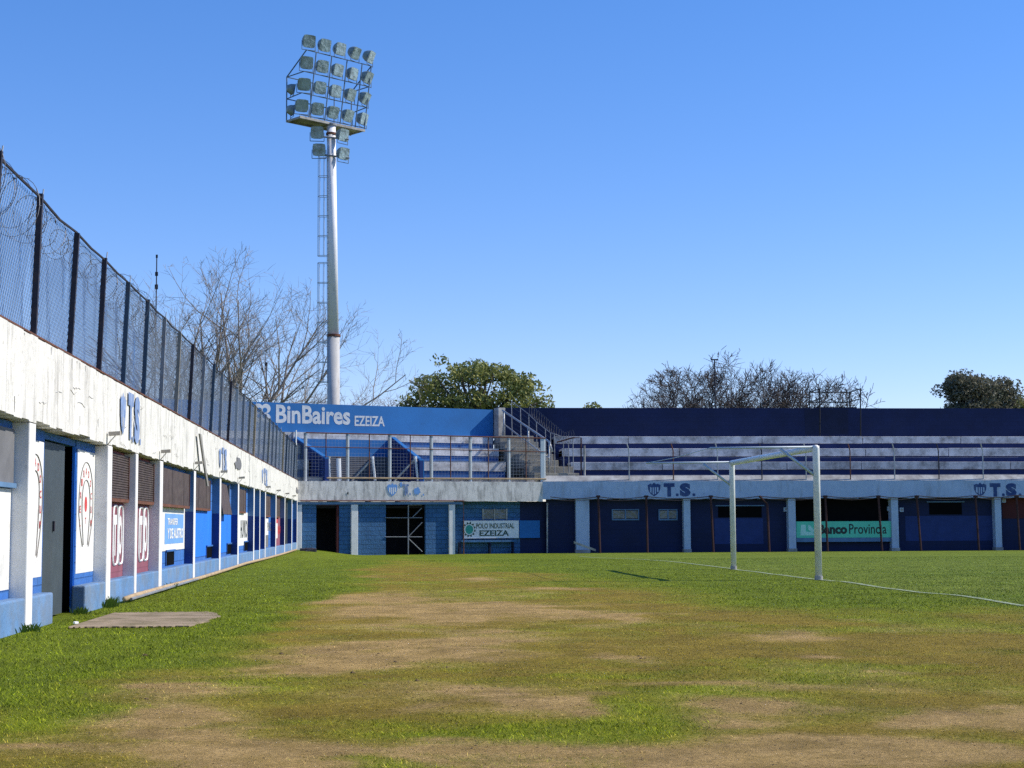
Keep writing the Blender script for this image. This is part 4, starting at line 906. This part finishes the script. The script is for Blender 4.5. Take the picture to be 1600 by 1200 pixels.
# viewing platform on top of the back wall
vp = root('camera_platform', (FXx(1300, 5.3), RY+5.6, 5.4), 'black steel rail platform standing on top of the navy back wall', 'platform')
d1, d2 = 5.0, 6.6
def vpn(px, py, d): return on(px, py, yb_(d), (0, 1, 0))
b = MB()
L_ = [(1281, 607.5, d1), (1344.5, 607.5, d1)]; K = [(1264.5, 613, d2), (1327, 613, d2)]
for px, py, d in L_: b.tube([vpn(px, 690 if px > 1290 else 690, d), vpn(px, py, d)], .035, 5)
for px, py, d in K: b.tube([Vector((vpn(px, 637, d).x, RY+d, 2)), vpn(px, py, d)], .03, 5)
b.tube([vpn(1296, 690, d1), vpn(1296, 680, d1)], .035, 5); b.tube([vpn(1281, 682.5, d1), vpn(1296, 682.5, d1)], .03, 5)
b.build('legs', 'black_steel', vp)
b = MB()
for y_ in (0, 15.5):
    b.tube([vpn(1281, 607.5+y_*1.0, d1), vpn(1264.5, 613+y_, d2), vpn(1327, 613+y_, d2), vpn(1344.5, 607.5+y_, d1)], .028, 5)
b.build('rails', 'black_steel', vp)
b = MB().box((vpn(1281, 636, d1).x, RY+RB+.46, 6.9), (vpn(1344, 636, d1).x, RY+d2+.05, 6.95)).build('deck', 'black_steel', vp)

# ------------------------------------------------------------------ goal
PT = .065
gn, gf = Vector((GX, pn.y, 0)), Vector((GX, pf.y, 0))
zc = 2.50
gl = root('goal', (GX, (pn.y+pf.y)/2, 0), 'white football goal without a net standing on the goal line', 'goal')
for p in (gn, gf): o = MB().tube([p-Vector((0, 0, .1)), p+Vector((0, 0, zc-.05)), p+Vector((0, 0, zc))], [PT, PT, PT*.97], 16).build('post', 'goal_white', gl, smooth=False); o.data.shade_smooth(); MB().tube([p-Vector((0, 0, .02)), p+Vector((0, 0, .07))], PT+.012, 14).build('socket', 'ledge', o)
zc2 = zc-.04
o = MB().tube([gn+Vector((0, 0, zc2)), gf+Vector((0, 0, zc2))], PT*.95, 16).build('crossbar', 'goal_white', gl, smooth=True)
for p, f in ((gn, 1), (gf, 0)):
    d = 2.02
    MB().tube([p+Vector((0, 0, zc2+.02)), p+Vector((-d, 0, zc2+.0))], .022, 8).build('net_support', 'goal_support', gl, smooth=True)
    MB().tube([p+Vector((-.04, 0, zc-.55)), p+Vector((-.68, 0, zc2-.02))], .028, 8).build('brace', 'goal_support', gl, smooth=True)
MB().tube([gn+Vector((-2.02, 0, zc2)), (gn+gf)/2+Vector((-2.02, 0, zc2-.03)), gf+Vector((-2.02, 0, zc2))], .008, 4).build('net_rope', 'goal_support', gl)
b = MB(); rr = random.Random(2)
for i in range(14): z = .12; 

# ------------------------------------------------------------------ floodlight tower
TD = 85.0
tb = P(521.5, 700, TD); T0 = Vector((tb.x, tb.y, -.5)); ftop = P(517.5, 197, TD)
ft = root('floodlight_tower', tuple(T0), 'tall white floodlight mast with a tilted rack of lamps above the left stand', 'floodlight')
col_z = P(521, 524, TD).z; topz = ftop.z; ex = (ftop-P(521.3, 524, TD)); 
ptx = Vector((ftop.x, ftop.y, topz)); pc = Vector((P(521.3, 524, TD).x, P(521.3, 524, TD).y, col_z))
MB().tube([T0, pc], [.36, .325], 28).build('lower_pole', 'pole_grey', ft, smooth=True)
MB().tube([pc+Vector((0, 0, .004)), ptx], [.275, .235], 28).build('upper_pole', 'pole_white', ft, smooth=True)
MB().tube([pc-Vector((0, 0, .08)), pc+Vector((0, 0, .05))], .37, 24).build('collar', 'rust', ft); MB().tube([ptx-Vector((0, 0, .5)), ptx-Vector((0, 0, .38))], .28, 20).build('collar', 'rust', ft)
MB().tube([ptx+Vector((0, 0, .002)), ptx+Vector((0, 0, .12))], .31, 20).build('flange', 'grey_steel', ft)
ang = R(44)
rd = (right_h*math.cos(ang)+fwd_h*math.sin(ang)); nd = (right_h*math.sin(ang)-fwd_h*math.cos(ang)); Zv = Vector((0, 0, 1))
c0 = ptx+nd*.10
def tp(a, f, z): return c0+rd*a+nd*f+Zv*z
b = MB(); b.obox(tp(-2.15, -1.15, .13), rd*4.3, nd*1.15, (0, 0, .03))
for a in (-2.15, 0, 2.1): b.obox(tp(a, -1.15, .05), rd*.08, nd*1.2, (0, 0, .08))
b.obox(tp(-2.2, .0, .03), rd*4.4, nd*.08, (0, 0, .13)); b.obox(tp(-2.2, -1.2, .03), rd*4.4, nd*.07, (0, 0, .13))
b.build('platform', 'ledge', ft)
PIT, LEAN = 1.12, .2
rows = [.25+PIT*j for j in range(4)]
b = MB()
for j, z in enumerate(rows): b.tube([tp(-2.2, .0+LEAN*j, z), tp(2.2, .0+LEAN*j, z)], .028, 5)
for i in range(5): a = (i-1.5)*1.04-.52 if i < 4 else 2.15; a = -1.56+1.04*i if i < 4 else 2.2; b.tube([tp(a, 0, .15), tp(a, LEAN*3, rows[3])], .035, 5)
for a in (-2.2, 2.2):
    b.tube([tp(a, -1.15, .15), tp(a, -1.15, 2.5)], .035, 5); b.tube([tp(a, -1.15, 2.5), tp(a, LEAN*3, rows[3])], .035, 5); b.tube([tp(a, -1.15, 1.3), tp(a, LEAN, rows[1])], .03, 5); b.tube([tp(a, -1.15, 2.5), tp(a, LEAN*2, rows[2])], .03, 5)
b.tube([tp(-2.2, -1.15, 2.5), tp(2.2, -1.15, 2.5)], .03, 5); b.tube([tp(-2.2, -1.15, 1.3), tp(2.2, -1.15, 1.3)], .03, 5); b.tube([tp(-.6, -1.15, .15), tp(-.6, -1.15, 2.5)], .03, 5); b.tube([tp(1., -1.15, .15), tp(1., -1.15, 2.5)], .03, 5)
b.build('rack_frame', 'rack_paint', ft)
def lamp(center, yaw, tilt, s=1., first=[None]):
    """floodlight: housing (part) > lens, bracket"""
    d = Matrix.Rotation(yaw, 3, 'Z') @ nd; d = Vector((d.x, d.y, 0)).normalized(); sd_ = Vector((-d.y, d.x, 0)); aim = (d*math.cos(tilt)-Zv*math.sin(tilt)); upv = aim.cross(sd_)*-1
    if upv.z < 0: upv = -upv
    b = MB(); ring = []
    prof = [(-.36, .10, .10), (-.32, .22, .2), (-.16, .31, .29), (.06, .335, .325), (.10, .335, .325)]
    n = 16
    for (q, hw, hh) in prof:
        k = len(b.v); ring.append(k)
        for j in range(n):
            a = 2*math.pi*(j+.5)/n; ca, sa = math.cos(a), math.sin(a); e = .45 if q > -.1 else .8
            b.v.append(tuple(center+aim*q*s+sd_*(math.copysign(abs(ca)**e, ca)*hw*s)+upv*(math.copysign(abs(sa)**e, sa)*hh*s)))
    for a_ in range(len(ring)-1):
        for j in range(n): b.f.append((ring[a_]+j, ring[a_]+(j+1) % n, ring[a_+1]+(j+1) % n, ring[a_+1]+j))
    b.f.append(tuple(range(ring[0]+n-1, ring[0]-1, -1))); b.f.append(tuple(range(ring[-1], ring[-1]+n)))
    o = b.build('floodlight', 'housing', ft)
    g = MB(); h = .30*s; c = center+aim*.102*s
    g.prism([c+sd_*h+upv*h, c-sd_*h+upv*h, c-sd_*h-upv*h, c+sd_*h-upv*h], aim*.012); g.build('lens', 'lamp_glass', o)
    k = MB()
    for sg_ in (1, -1): k.tube([center+sd_*sg_*.36*s, center+sd_*sg_*.36*s-Zv*.46*s], .018, 4)
    k.tube([center+sd_*.36*s-Zv*.46*s, center-sd_*.36*s-Zv*.46*s], .02, 4); k.build('bracket', 'rack_paint', o)
rr = random.Random(12)
for j in range(4):
    for i in range(5):
        yaw = R(-14+i*9+rr.uniform(-5, 5)); yaw = R(-22+(i)*10.5+rr.uniform(-4, 4)) if j < 2 else yaw
        lamp(tp((i-2)*1.04+.0, LEAN*j+.02, rows[j]+.49), yaw, R(20+rr.uniform(-8, 8)), 1.05)
for px, py, yw in ((495.5, 207, -35), (498.5, 234, -38), (535.5, 211, 6), (536, 240, 2)): lamp(P(px, py, TD-.4), R(yw), R(14), 1.04)
# two rear lamps on the left edge
for z in (.7, 1.85): lamp(tp(-1.95, -1.0, z), R(70), R(10), .85)
# lower lamp arms
b = MB(); b.tube([P(488, 212, TD-.3), P(545, 218, TD-.3)], .05, 5); b.tube([P(490, 240, TD-.3), P(546, 247, TD-.3)], .05, 5); b.build('lamp_arms', 'grey_steel', ft)
# ladder with safety cage on the left of the mast
b = MB(); zl0, zl1 = P(510, 598, TD).z, P(510, 245, TD).z; base = ptx-right_h*.42
def lp(a, f, z): k = Vector((pc.x, pc.y, 0)) ; return Vector((k.x, k.y, 0))-right_h*(.30+a)+fwd_h*f*-1+Zv*z
for f in (-.2, .2): b.tube([lp(.0, f, zl0), lp(.08, f, zl1)], .018, 4)
z = zl0
while z < zl1: b.tube([lp(.04*1, -.2, z), lp(.04, .2, z)], .012, 4); z += .3
b.build('ladder', 'galv', ft)
b = MB(); hoops = [245, 276, 307, 338, 369, 400, 411, 442, 473, 504, 535, 566, 597]
for y_ in hoops:
    z = P(500, y_, TD).z; b.tube([lp(.02, -.22, z), lp(.5, -.2, z), lp(.58, 0, z), lp(.5, .2, z), lp(.02, .22, z)], .016, 4)
for a, f in ((.5, -.2), (.58, 0), (.5, .2), (.25, -.21), (.25, .21)):
    b.tube([lp(a, f, P(500, 245, TD).z), lp(a, f, P(500, 400, TD).z)], .012, 4); b.tube([lp(a, f, P(500, 411, TD).z), lp(a, f, P(500, 597, TD).z)], .012, 4)
b.build('ladder_cage', 'galv', ft)

# ------------------------------------------------------------------ trees
def bare_tree(name, px, D, topy, spread, label, seed, m='bark', nlimb=6, levels=4, z0=-.5, dens=1., fork=.25, up_=.5, droop=0, tw=.013, env=(.6, .5)):
    r = random.Random(seed); base = P(px, 700, D); base = Vector((base.x, base.y, z0)); H = P(px, topy, D).z-z0
    t = root(name, tuple(base), label, 'tree', 'leafless trees behind the stands'); tr, cr = MB(), MB()
    ec = base+Vector((0, 0, H*(1-env[1]))); er, ez = H*env[0], H*env[1]
    def out(p): return ((p.x-ec.x)/er)**2+((p.y-ec.y)/er)**2+((p.z-ec.z)/ez)**2*(1 if p.z > ec.z else .3) > r.uniform(.86, 1.0)
    def grow(p, d, L, rad, lev, mb):
        n = 5 if lev < 3 else 3; pts = [p]; rs = [rad]; dd_ = d.copy()
        for i in range(n):
            if i and out(pts[-1]): break
            dd_ = (dd_+Vector((r.gauss(0, .13), r.gauss(0, .13), r.gauss(0, .08)+.07*up_-(droop*.1 if lev > 2 else 0)))).normalized(); pts.append(pts[-1]+dd_*(L/n)); rs.append(rad*(1-.75*(i+1)/n))
        (tr if lev < 2 else cr).tube(pts, rs, 6 if lev < 2 else (4 if lev < 3 else 3), cap=False)
        if lev >= levels or (lev > 1 and out(p)): return
        n = len(pts)-1
        cnt = max(2, int((7 if lev == 1 else 7 if lev == 2 else 6)*dens*r.uniform(.8, 1.2)))
        for k in range(cnt):
            f = .22+.78*(k+r.random())/cnt; i = min(n-1, int(f*n)); q = pts[i]+(pts[i+1]-pts[i])*(f*n-i); ax = (pts[i+1]-pts[i]).normalized()
            side = ax.orthogonal(); side.rotate(Matrix.Rotation(r.uniform(0, 6.283), 3, ax)); a = r.uniform(.4, .95)
            nd_ = (ax*math.cos(a)+side*math.sin(a)+Vector((0, 0, .18*up_))).normalized(); grow(q, nd_, L*r.uniform(.38, .62)*(1.1-.35*f), max(tw, rs[i]*.55), lev+1, cr)
    fh = H*fork; tr.tube([base, base+Vector((r.gauss(0, .1), 0, fh*.5)), base+Vector((r.gauss(0, .15), r.gauss(0, .1), fh))], [H*.024, H*.019, H*.017], 8)
    top = base+Vector((0, 0, fh)); 
    for k in range(nlimb):
        a = 2*math.pi*k/nlimb+r.uniform(-.4, .4); el = r.uniform(.55, 1.25) if k else 1.4
        d = Vector((math.cos(a)*math.cos(el)*spread, math.sin(a)*math.cos(el)*spread, math.sin(el))); ln = (H-fh)*r.uniform(.72, .98)*(.65+.35*d.normalized().z)*min(1.5, d.length); grow(top-Vector((0, 0, r.uniform(0, .5))), d.normalized(), ln*.93, H*.0085*r.uniform(.7, 1.1), 1, tr)
    tr.build('trunk', m, t, smooth=True); cr.build('crown', m, t); return t
bare_tree('bare_tree', 352, 96, 378, .95, 'tallest bare grey tree with wide forked limbs behind the left fence', 11, 'bark_grey', 9, 4, dens=1.05, up_=.7, tw=.011, env=(.46, .62))
bare_tree('bare_tree', 272, 94, 392, .6, 'slender bare tree furthest left showing over the fence', 23, 'bark_grey', 7, 4, dens=.95, up_=.8, tw=.011, env=(.34, .6))
bare_tree('bare_tree', 440, 100, 430, 1.15, 'bare tree with long limbs sweeping right up to the floodlight mast', 37, 'bark_grey', 8, 4, dens=1.0, up_=.6, tw=.011, env=(.58, .6))
bare_tree('bare_tree', 575, 118, 588, 1.3, 'small bare reddish tree just right of the floodlight mast', 41, 'twig_rust', 7, 4, dens=.8, fork=.35)
bare_tree('bare_tree', 620, 125, 596, 1.2, 'low rusty twigged tree touching the left of the leafy green tree', 45, 'twig_rust', 7, 4, dens=.9, fork=.35)
bare_tree('bare_tree', 1148, 112, 549, 1.25, 'broad bare dark tree with a domed crown above the navy wall', 51, 'bark', 13, 4, dens=1.2, fork=.3, up_=.4, tw=.022, env=(.62, .52))
bare_tree('bare_tree', 1208, 116, 551, 1.25, 'bare dark tree forming the right shoulder of the leafless clump', 57, 'bark', 13, 4, dens=1.2, fork=.3, up_=.4, tw=.022, env=(.62, .52))
bare_tree('bare_tree', 1072, 110, 566, .95, 'upright bare tree left of the thin mast in the leafless clump', 61, 'bark', 9, 4, dens=1.15, fork=.35, tw=.02, env=(.40, .5))
bare_tree('bare_tree', 1028, 118, 598, 1.2, 'lowest bare tree at the left end of the leafless clump', 65, 'bark', 7, 4, dens=1.1, fork=.4, tw=.018, env=(.5, .5))
bare_tree('bare_tree', 1268, 114, 592, 1.2, 'small bare tree behind the black rail platform', 69, 'bark', 8, 4, dens=1.1, fork=.35, tw=.018, env=(.45, .5))

def leafy(name, px0, px1, topy, D, label, seed, m, nclump, lpc, ls, profile, boty=660):
    r = np.random.default_rng(seed); cx = P((px0+px1)/2, 700, D); base = Vector((cx.x, cx.y, -.5)); t = root(name, tuple(base), label, 'tree', 'leafy trees behind the stands')
    W = (px1-px0)*D/F/2; zt_ = P(px0, topy, D).z; zb = P(px0, boty, D).z; H = zt_-zb
    tr = MB(); tr.tube([base, base+Vector((.2, 0, zb*.6)), base+Vector((0, 0, zb+H*.3))], [.38, .3, .2], 8); V = []; var = []; cl = []
    K = max(3, int(W*3.2)); subs = []
    for q in range(K):
        a = -1+2*(q+.5)/K+r.uniform(-.5, .5)/K; tq = profile(a)*r.uniform(.82, 1.0); subs.append((a, tq)); subs.append((a*.9+r.uniform(-.1, .1), tq*r.uniform(.25, .7)))
    for i in range(nclump):
        a, tq = subs[r.integers(len(subs))]; rs = .95/W+.035
        a = a+r.normal()*rs*.62; v = tq-.13+r.normal()*.085; v = min(v, tq-.03)
        dep = r.uniform(-.7, .7)*W*math.sqrt(max(.05, 1-min(1, a*a))); cl.append((a*W*.95, dep, zb+v*H, r.uniform(.22, .5)))
        if i % 5 == 0: c = cl[-1]; p1 = base+right_h*c[0]+fwd_h*c[1]; tr.tube([base+Vector((0, 0, zb*.75+r.uniform(-.5, .5))), (base+Vector((0, 0, zb))+Vector((p1.x, p1.y, c[2])))/2, Vector((p1.x, p1.y, c[2]))], [.13, .08, .03], 5)
    for (a, dp, z, rad) in cl:
        n = int(lpc*(rad/.5)**2); d = r.normal(size=(n, 3)); d /= np.linalg.norm(d, axis=1)[:, None]; p = d*(rad*1.5*(.35+.65*r.random(n)**.5))[:, None]*np.array([1.1, 1.1, .8])
        c = np.array(base)+np.array(right_h)*a+np.array(fwd_h)*dp; c[2] = z; p = p+c
        e1 = r.normal(size=(n, 3)); e1 /= np.linalg.norm(e1, axis=1)[:, None]; e2 = np.cross(e1, r.normal(size=(n, 3))); e2 /= np.linalg.norm(e2, axis=1)[:, None]
        s = ls*(.6+.8*r.random(n))[:, None]; q = np.stack([p-e1*s, p+e2*s*.45, p+e1*s, p-e2*s*.45], 1); V.append(q.reshape(-1, 3)); var.append(np.repeat(np.clip(r.random()*.7+.3*r.random(n), 0, 1), 4))
    V = np.concatenate(V)-np.array(base); var = np.concatenate(var); n = len(V)//4; me = bpy.data.meshes.new('crown'); me.vertices.add(len(V)); me.vertices.foreach_set('co', V.ravel()); me.loops.add(len(V)); me.loops.foreach_set('vertex_index', np.arange(len(V)))
    me.polygons.add(n); me.polygons.foreach_set('loop_start', np.arange(n)*4); me.update(calc_edges=True); at = me.attributes.new('var', 'FLOAT', 'POINT'); at.data.foreach_set('value', var.astype(np.float32)); me.materials.append(MT[m])
    o = bpy.data.objects.new('crown', me); col.objects.link(o); o.parent = t; tr.build('trunk', 'bark', t, smooth=True); return t
leafy('leafy_tree', 634, 852, 566, 106, 'wide leafy green tree rising behind the blue corner wall', 3, 'leaf_green', 330, 75, .14,
      lambda a: (.62+.36*math.sin((a+1)*1.45))*(1-.25*max(0, a-.5)*2)+.07*math.sin(a*17)-.18*max(0, abs(a)-.86)*7)
leafy('leafy_tree', 912, 936, 627, 120, 'tiny treetop poking above the navy wall left of the bare clump', 5, 'leaf_green', 22, 110, .13, lambda a: .6+.4*a)
leafy('leafy_tree', 1484, 1546, 576, 112, 'dull green tree with a rounded top above the navy wall at right', 7, 'leaf_dull', 190, 90, .12, lambda a: .95*math.sqrt(max(.02, 1-.75*a*a))+.04*math.sin(a*9), boty=655)
leafy('leafy_tree', 1532, 1584, 590, 115, 'lower dull green tree right of the rounded one', 9, 'leaf_dull', 120, 90, .12, lambda a: .95*math.sqrt(max(.02, 1-.8*a*a)), boty=655)
leafy('leafy_tree', 1576, 1650, 615, 118, 'lowest green tree at the right edge above the navy wall', 13, 'leaf_green', 120, 110, .12, lambda a: .8*math.sqrt(max(.02, 1-.8*a*a)), boty=655)

# masts
def mast(px, y0, y1, D, r, label, extra=None):
    a = P(px, y1, D); c = P(px, y0, D); s = root('mast', (a.x, a.y, -.5), label, 'mast', 'thin masts behind the stands'); MB().tube([Vector((a.x, a.y, -.5)), Vector((a.x, a.y, c.z))], [r*1.2, r*.7], 6).build('pole', 'dark_steel', s)
    b = MB()
    for (dz, w_, h_) in extra: b.box(Vector((a.x-w_, a.y-.04, c.z-dz-h_)), Vector((a.x+w_, a.y+.04, c.z-dz)))
    b.build('fittings', 'dark_steel', s)
mast(244, 398, 470, 100, .05, 'thin dark aerial mast among the bare branches at far left', [(.0, .06, .2), (1.1, .09, .25), (1.9, .1, .3)])
mast(415.5, 566, 640, 100, .055, 'thin dark pole rising above the left end of the blue wall', [(.0, .08, .25), (2.0, .12, .3)])
mast(1118, 561, 660, 105, .06, 'thin dark pole with a crossbar beside the leafless clump', [(.0, .25, .08), (.08, .03, .3)])

# ------------------------------------------------------------------ small stuff on the ground
def weeds(x, y, n, h, seed, nm='weed', label=''):
    r = random.Random(seed); b = MB()
    for i in range(n):
        a = r.uniform(0, 6.28); l = h*r.uniform(.5, 1.2); px_, py_ = x+r.gauss(0, .05), y+r.gauss(0, .12); k = len(b.v); w2 = .007
        tx, ty = px_+math.cos(a)*l*.5, py_+math.sin(a)*l*.5
        b.v += [(px_-w2, py_, 0), (px_+w2, py_, 0), ((px_+tx)/2+w2, (py_+ty)/2, l*.6), ((px_+tx)/2-w2, (py_+ty)/2, l*.6), (tx, ty, l)]; b.f += [(k, k+1, k+2, k+3), (k+3, k+2, k+4)]
    o = b.build(nm, 'leaf_weed', base=(x, y, 0)); tag(o, label, 'weed', 'weeds along the foot of the left stand')
weeds(XW+.06, PY[2]-.1, 90, .13, 1, label='tuft of green weeds against the second white pillar beside the doorstep')
weeds(XW+.05, PY[1]-.12, 60, .08, 2, label='small weeds at the foot of the nearest white pillar')
weeds(XW+.07, WY(262), 70, .10, 3, label='dry tuft leaning on the ochre pipe under the white and blue wall sign')
weeds(XW-.04, D1-.35, 60, .08, 4, label='grass tuft growing in the open doorway')
r = random.Random(6); c = G(118, 976); b = MB()
b.prism([c+Vector((math.cos(a)*.03*r.uniform(.6, 1.2), math.sin(a)*.06*r.uniform(.6, 1.2), .012)) for a in np.linspace(0, 5.6, 9)], (0, 0, .02)); o = b.build('litter', 'paint_white'); tag(o, 'crumpled white litter at the edge of the doorstep path', 'litter')
c = G(22, 987); b = MB(); b.obox(Vector((c.x, c.y, -.01)), (.09, .03, 0), (-.02, .08, 0), (0, .01, .05)); o = b.build('brick_fragment', 'rust', bevel=.01); tag(o, 'small red brick fragment in the grass by the nearest plinth', 'brick')
c = G(463, 861); b = MB()
for i in range(9): q = c+Vector((.25+r.uniform(-.2, .5), r.uniform(-.4, .3), -.08)); b.obox(q, (.2, .05, 0), (0, .2, .02), (.03, 0, r.uniform(.08, .2)))
o = b.build('rubble', 'dark_steel', bevel=.02); tag(o, 'dark heap of rubble in the corner where the two stands meet', 'rubble')
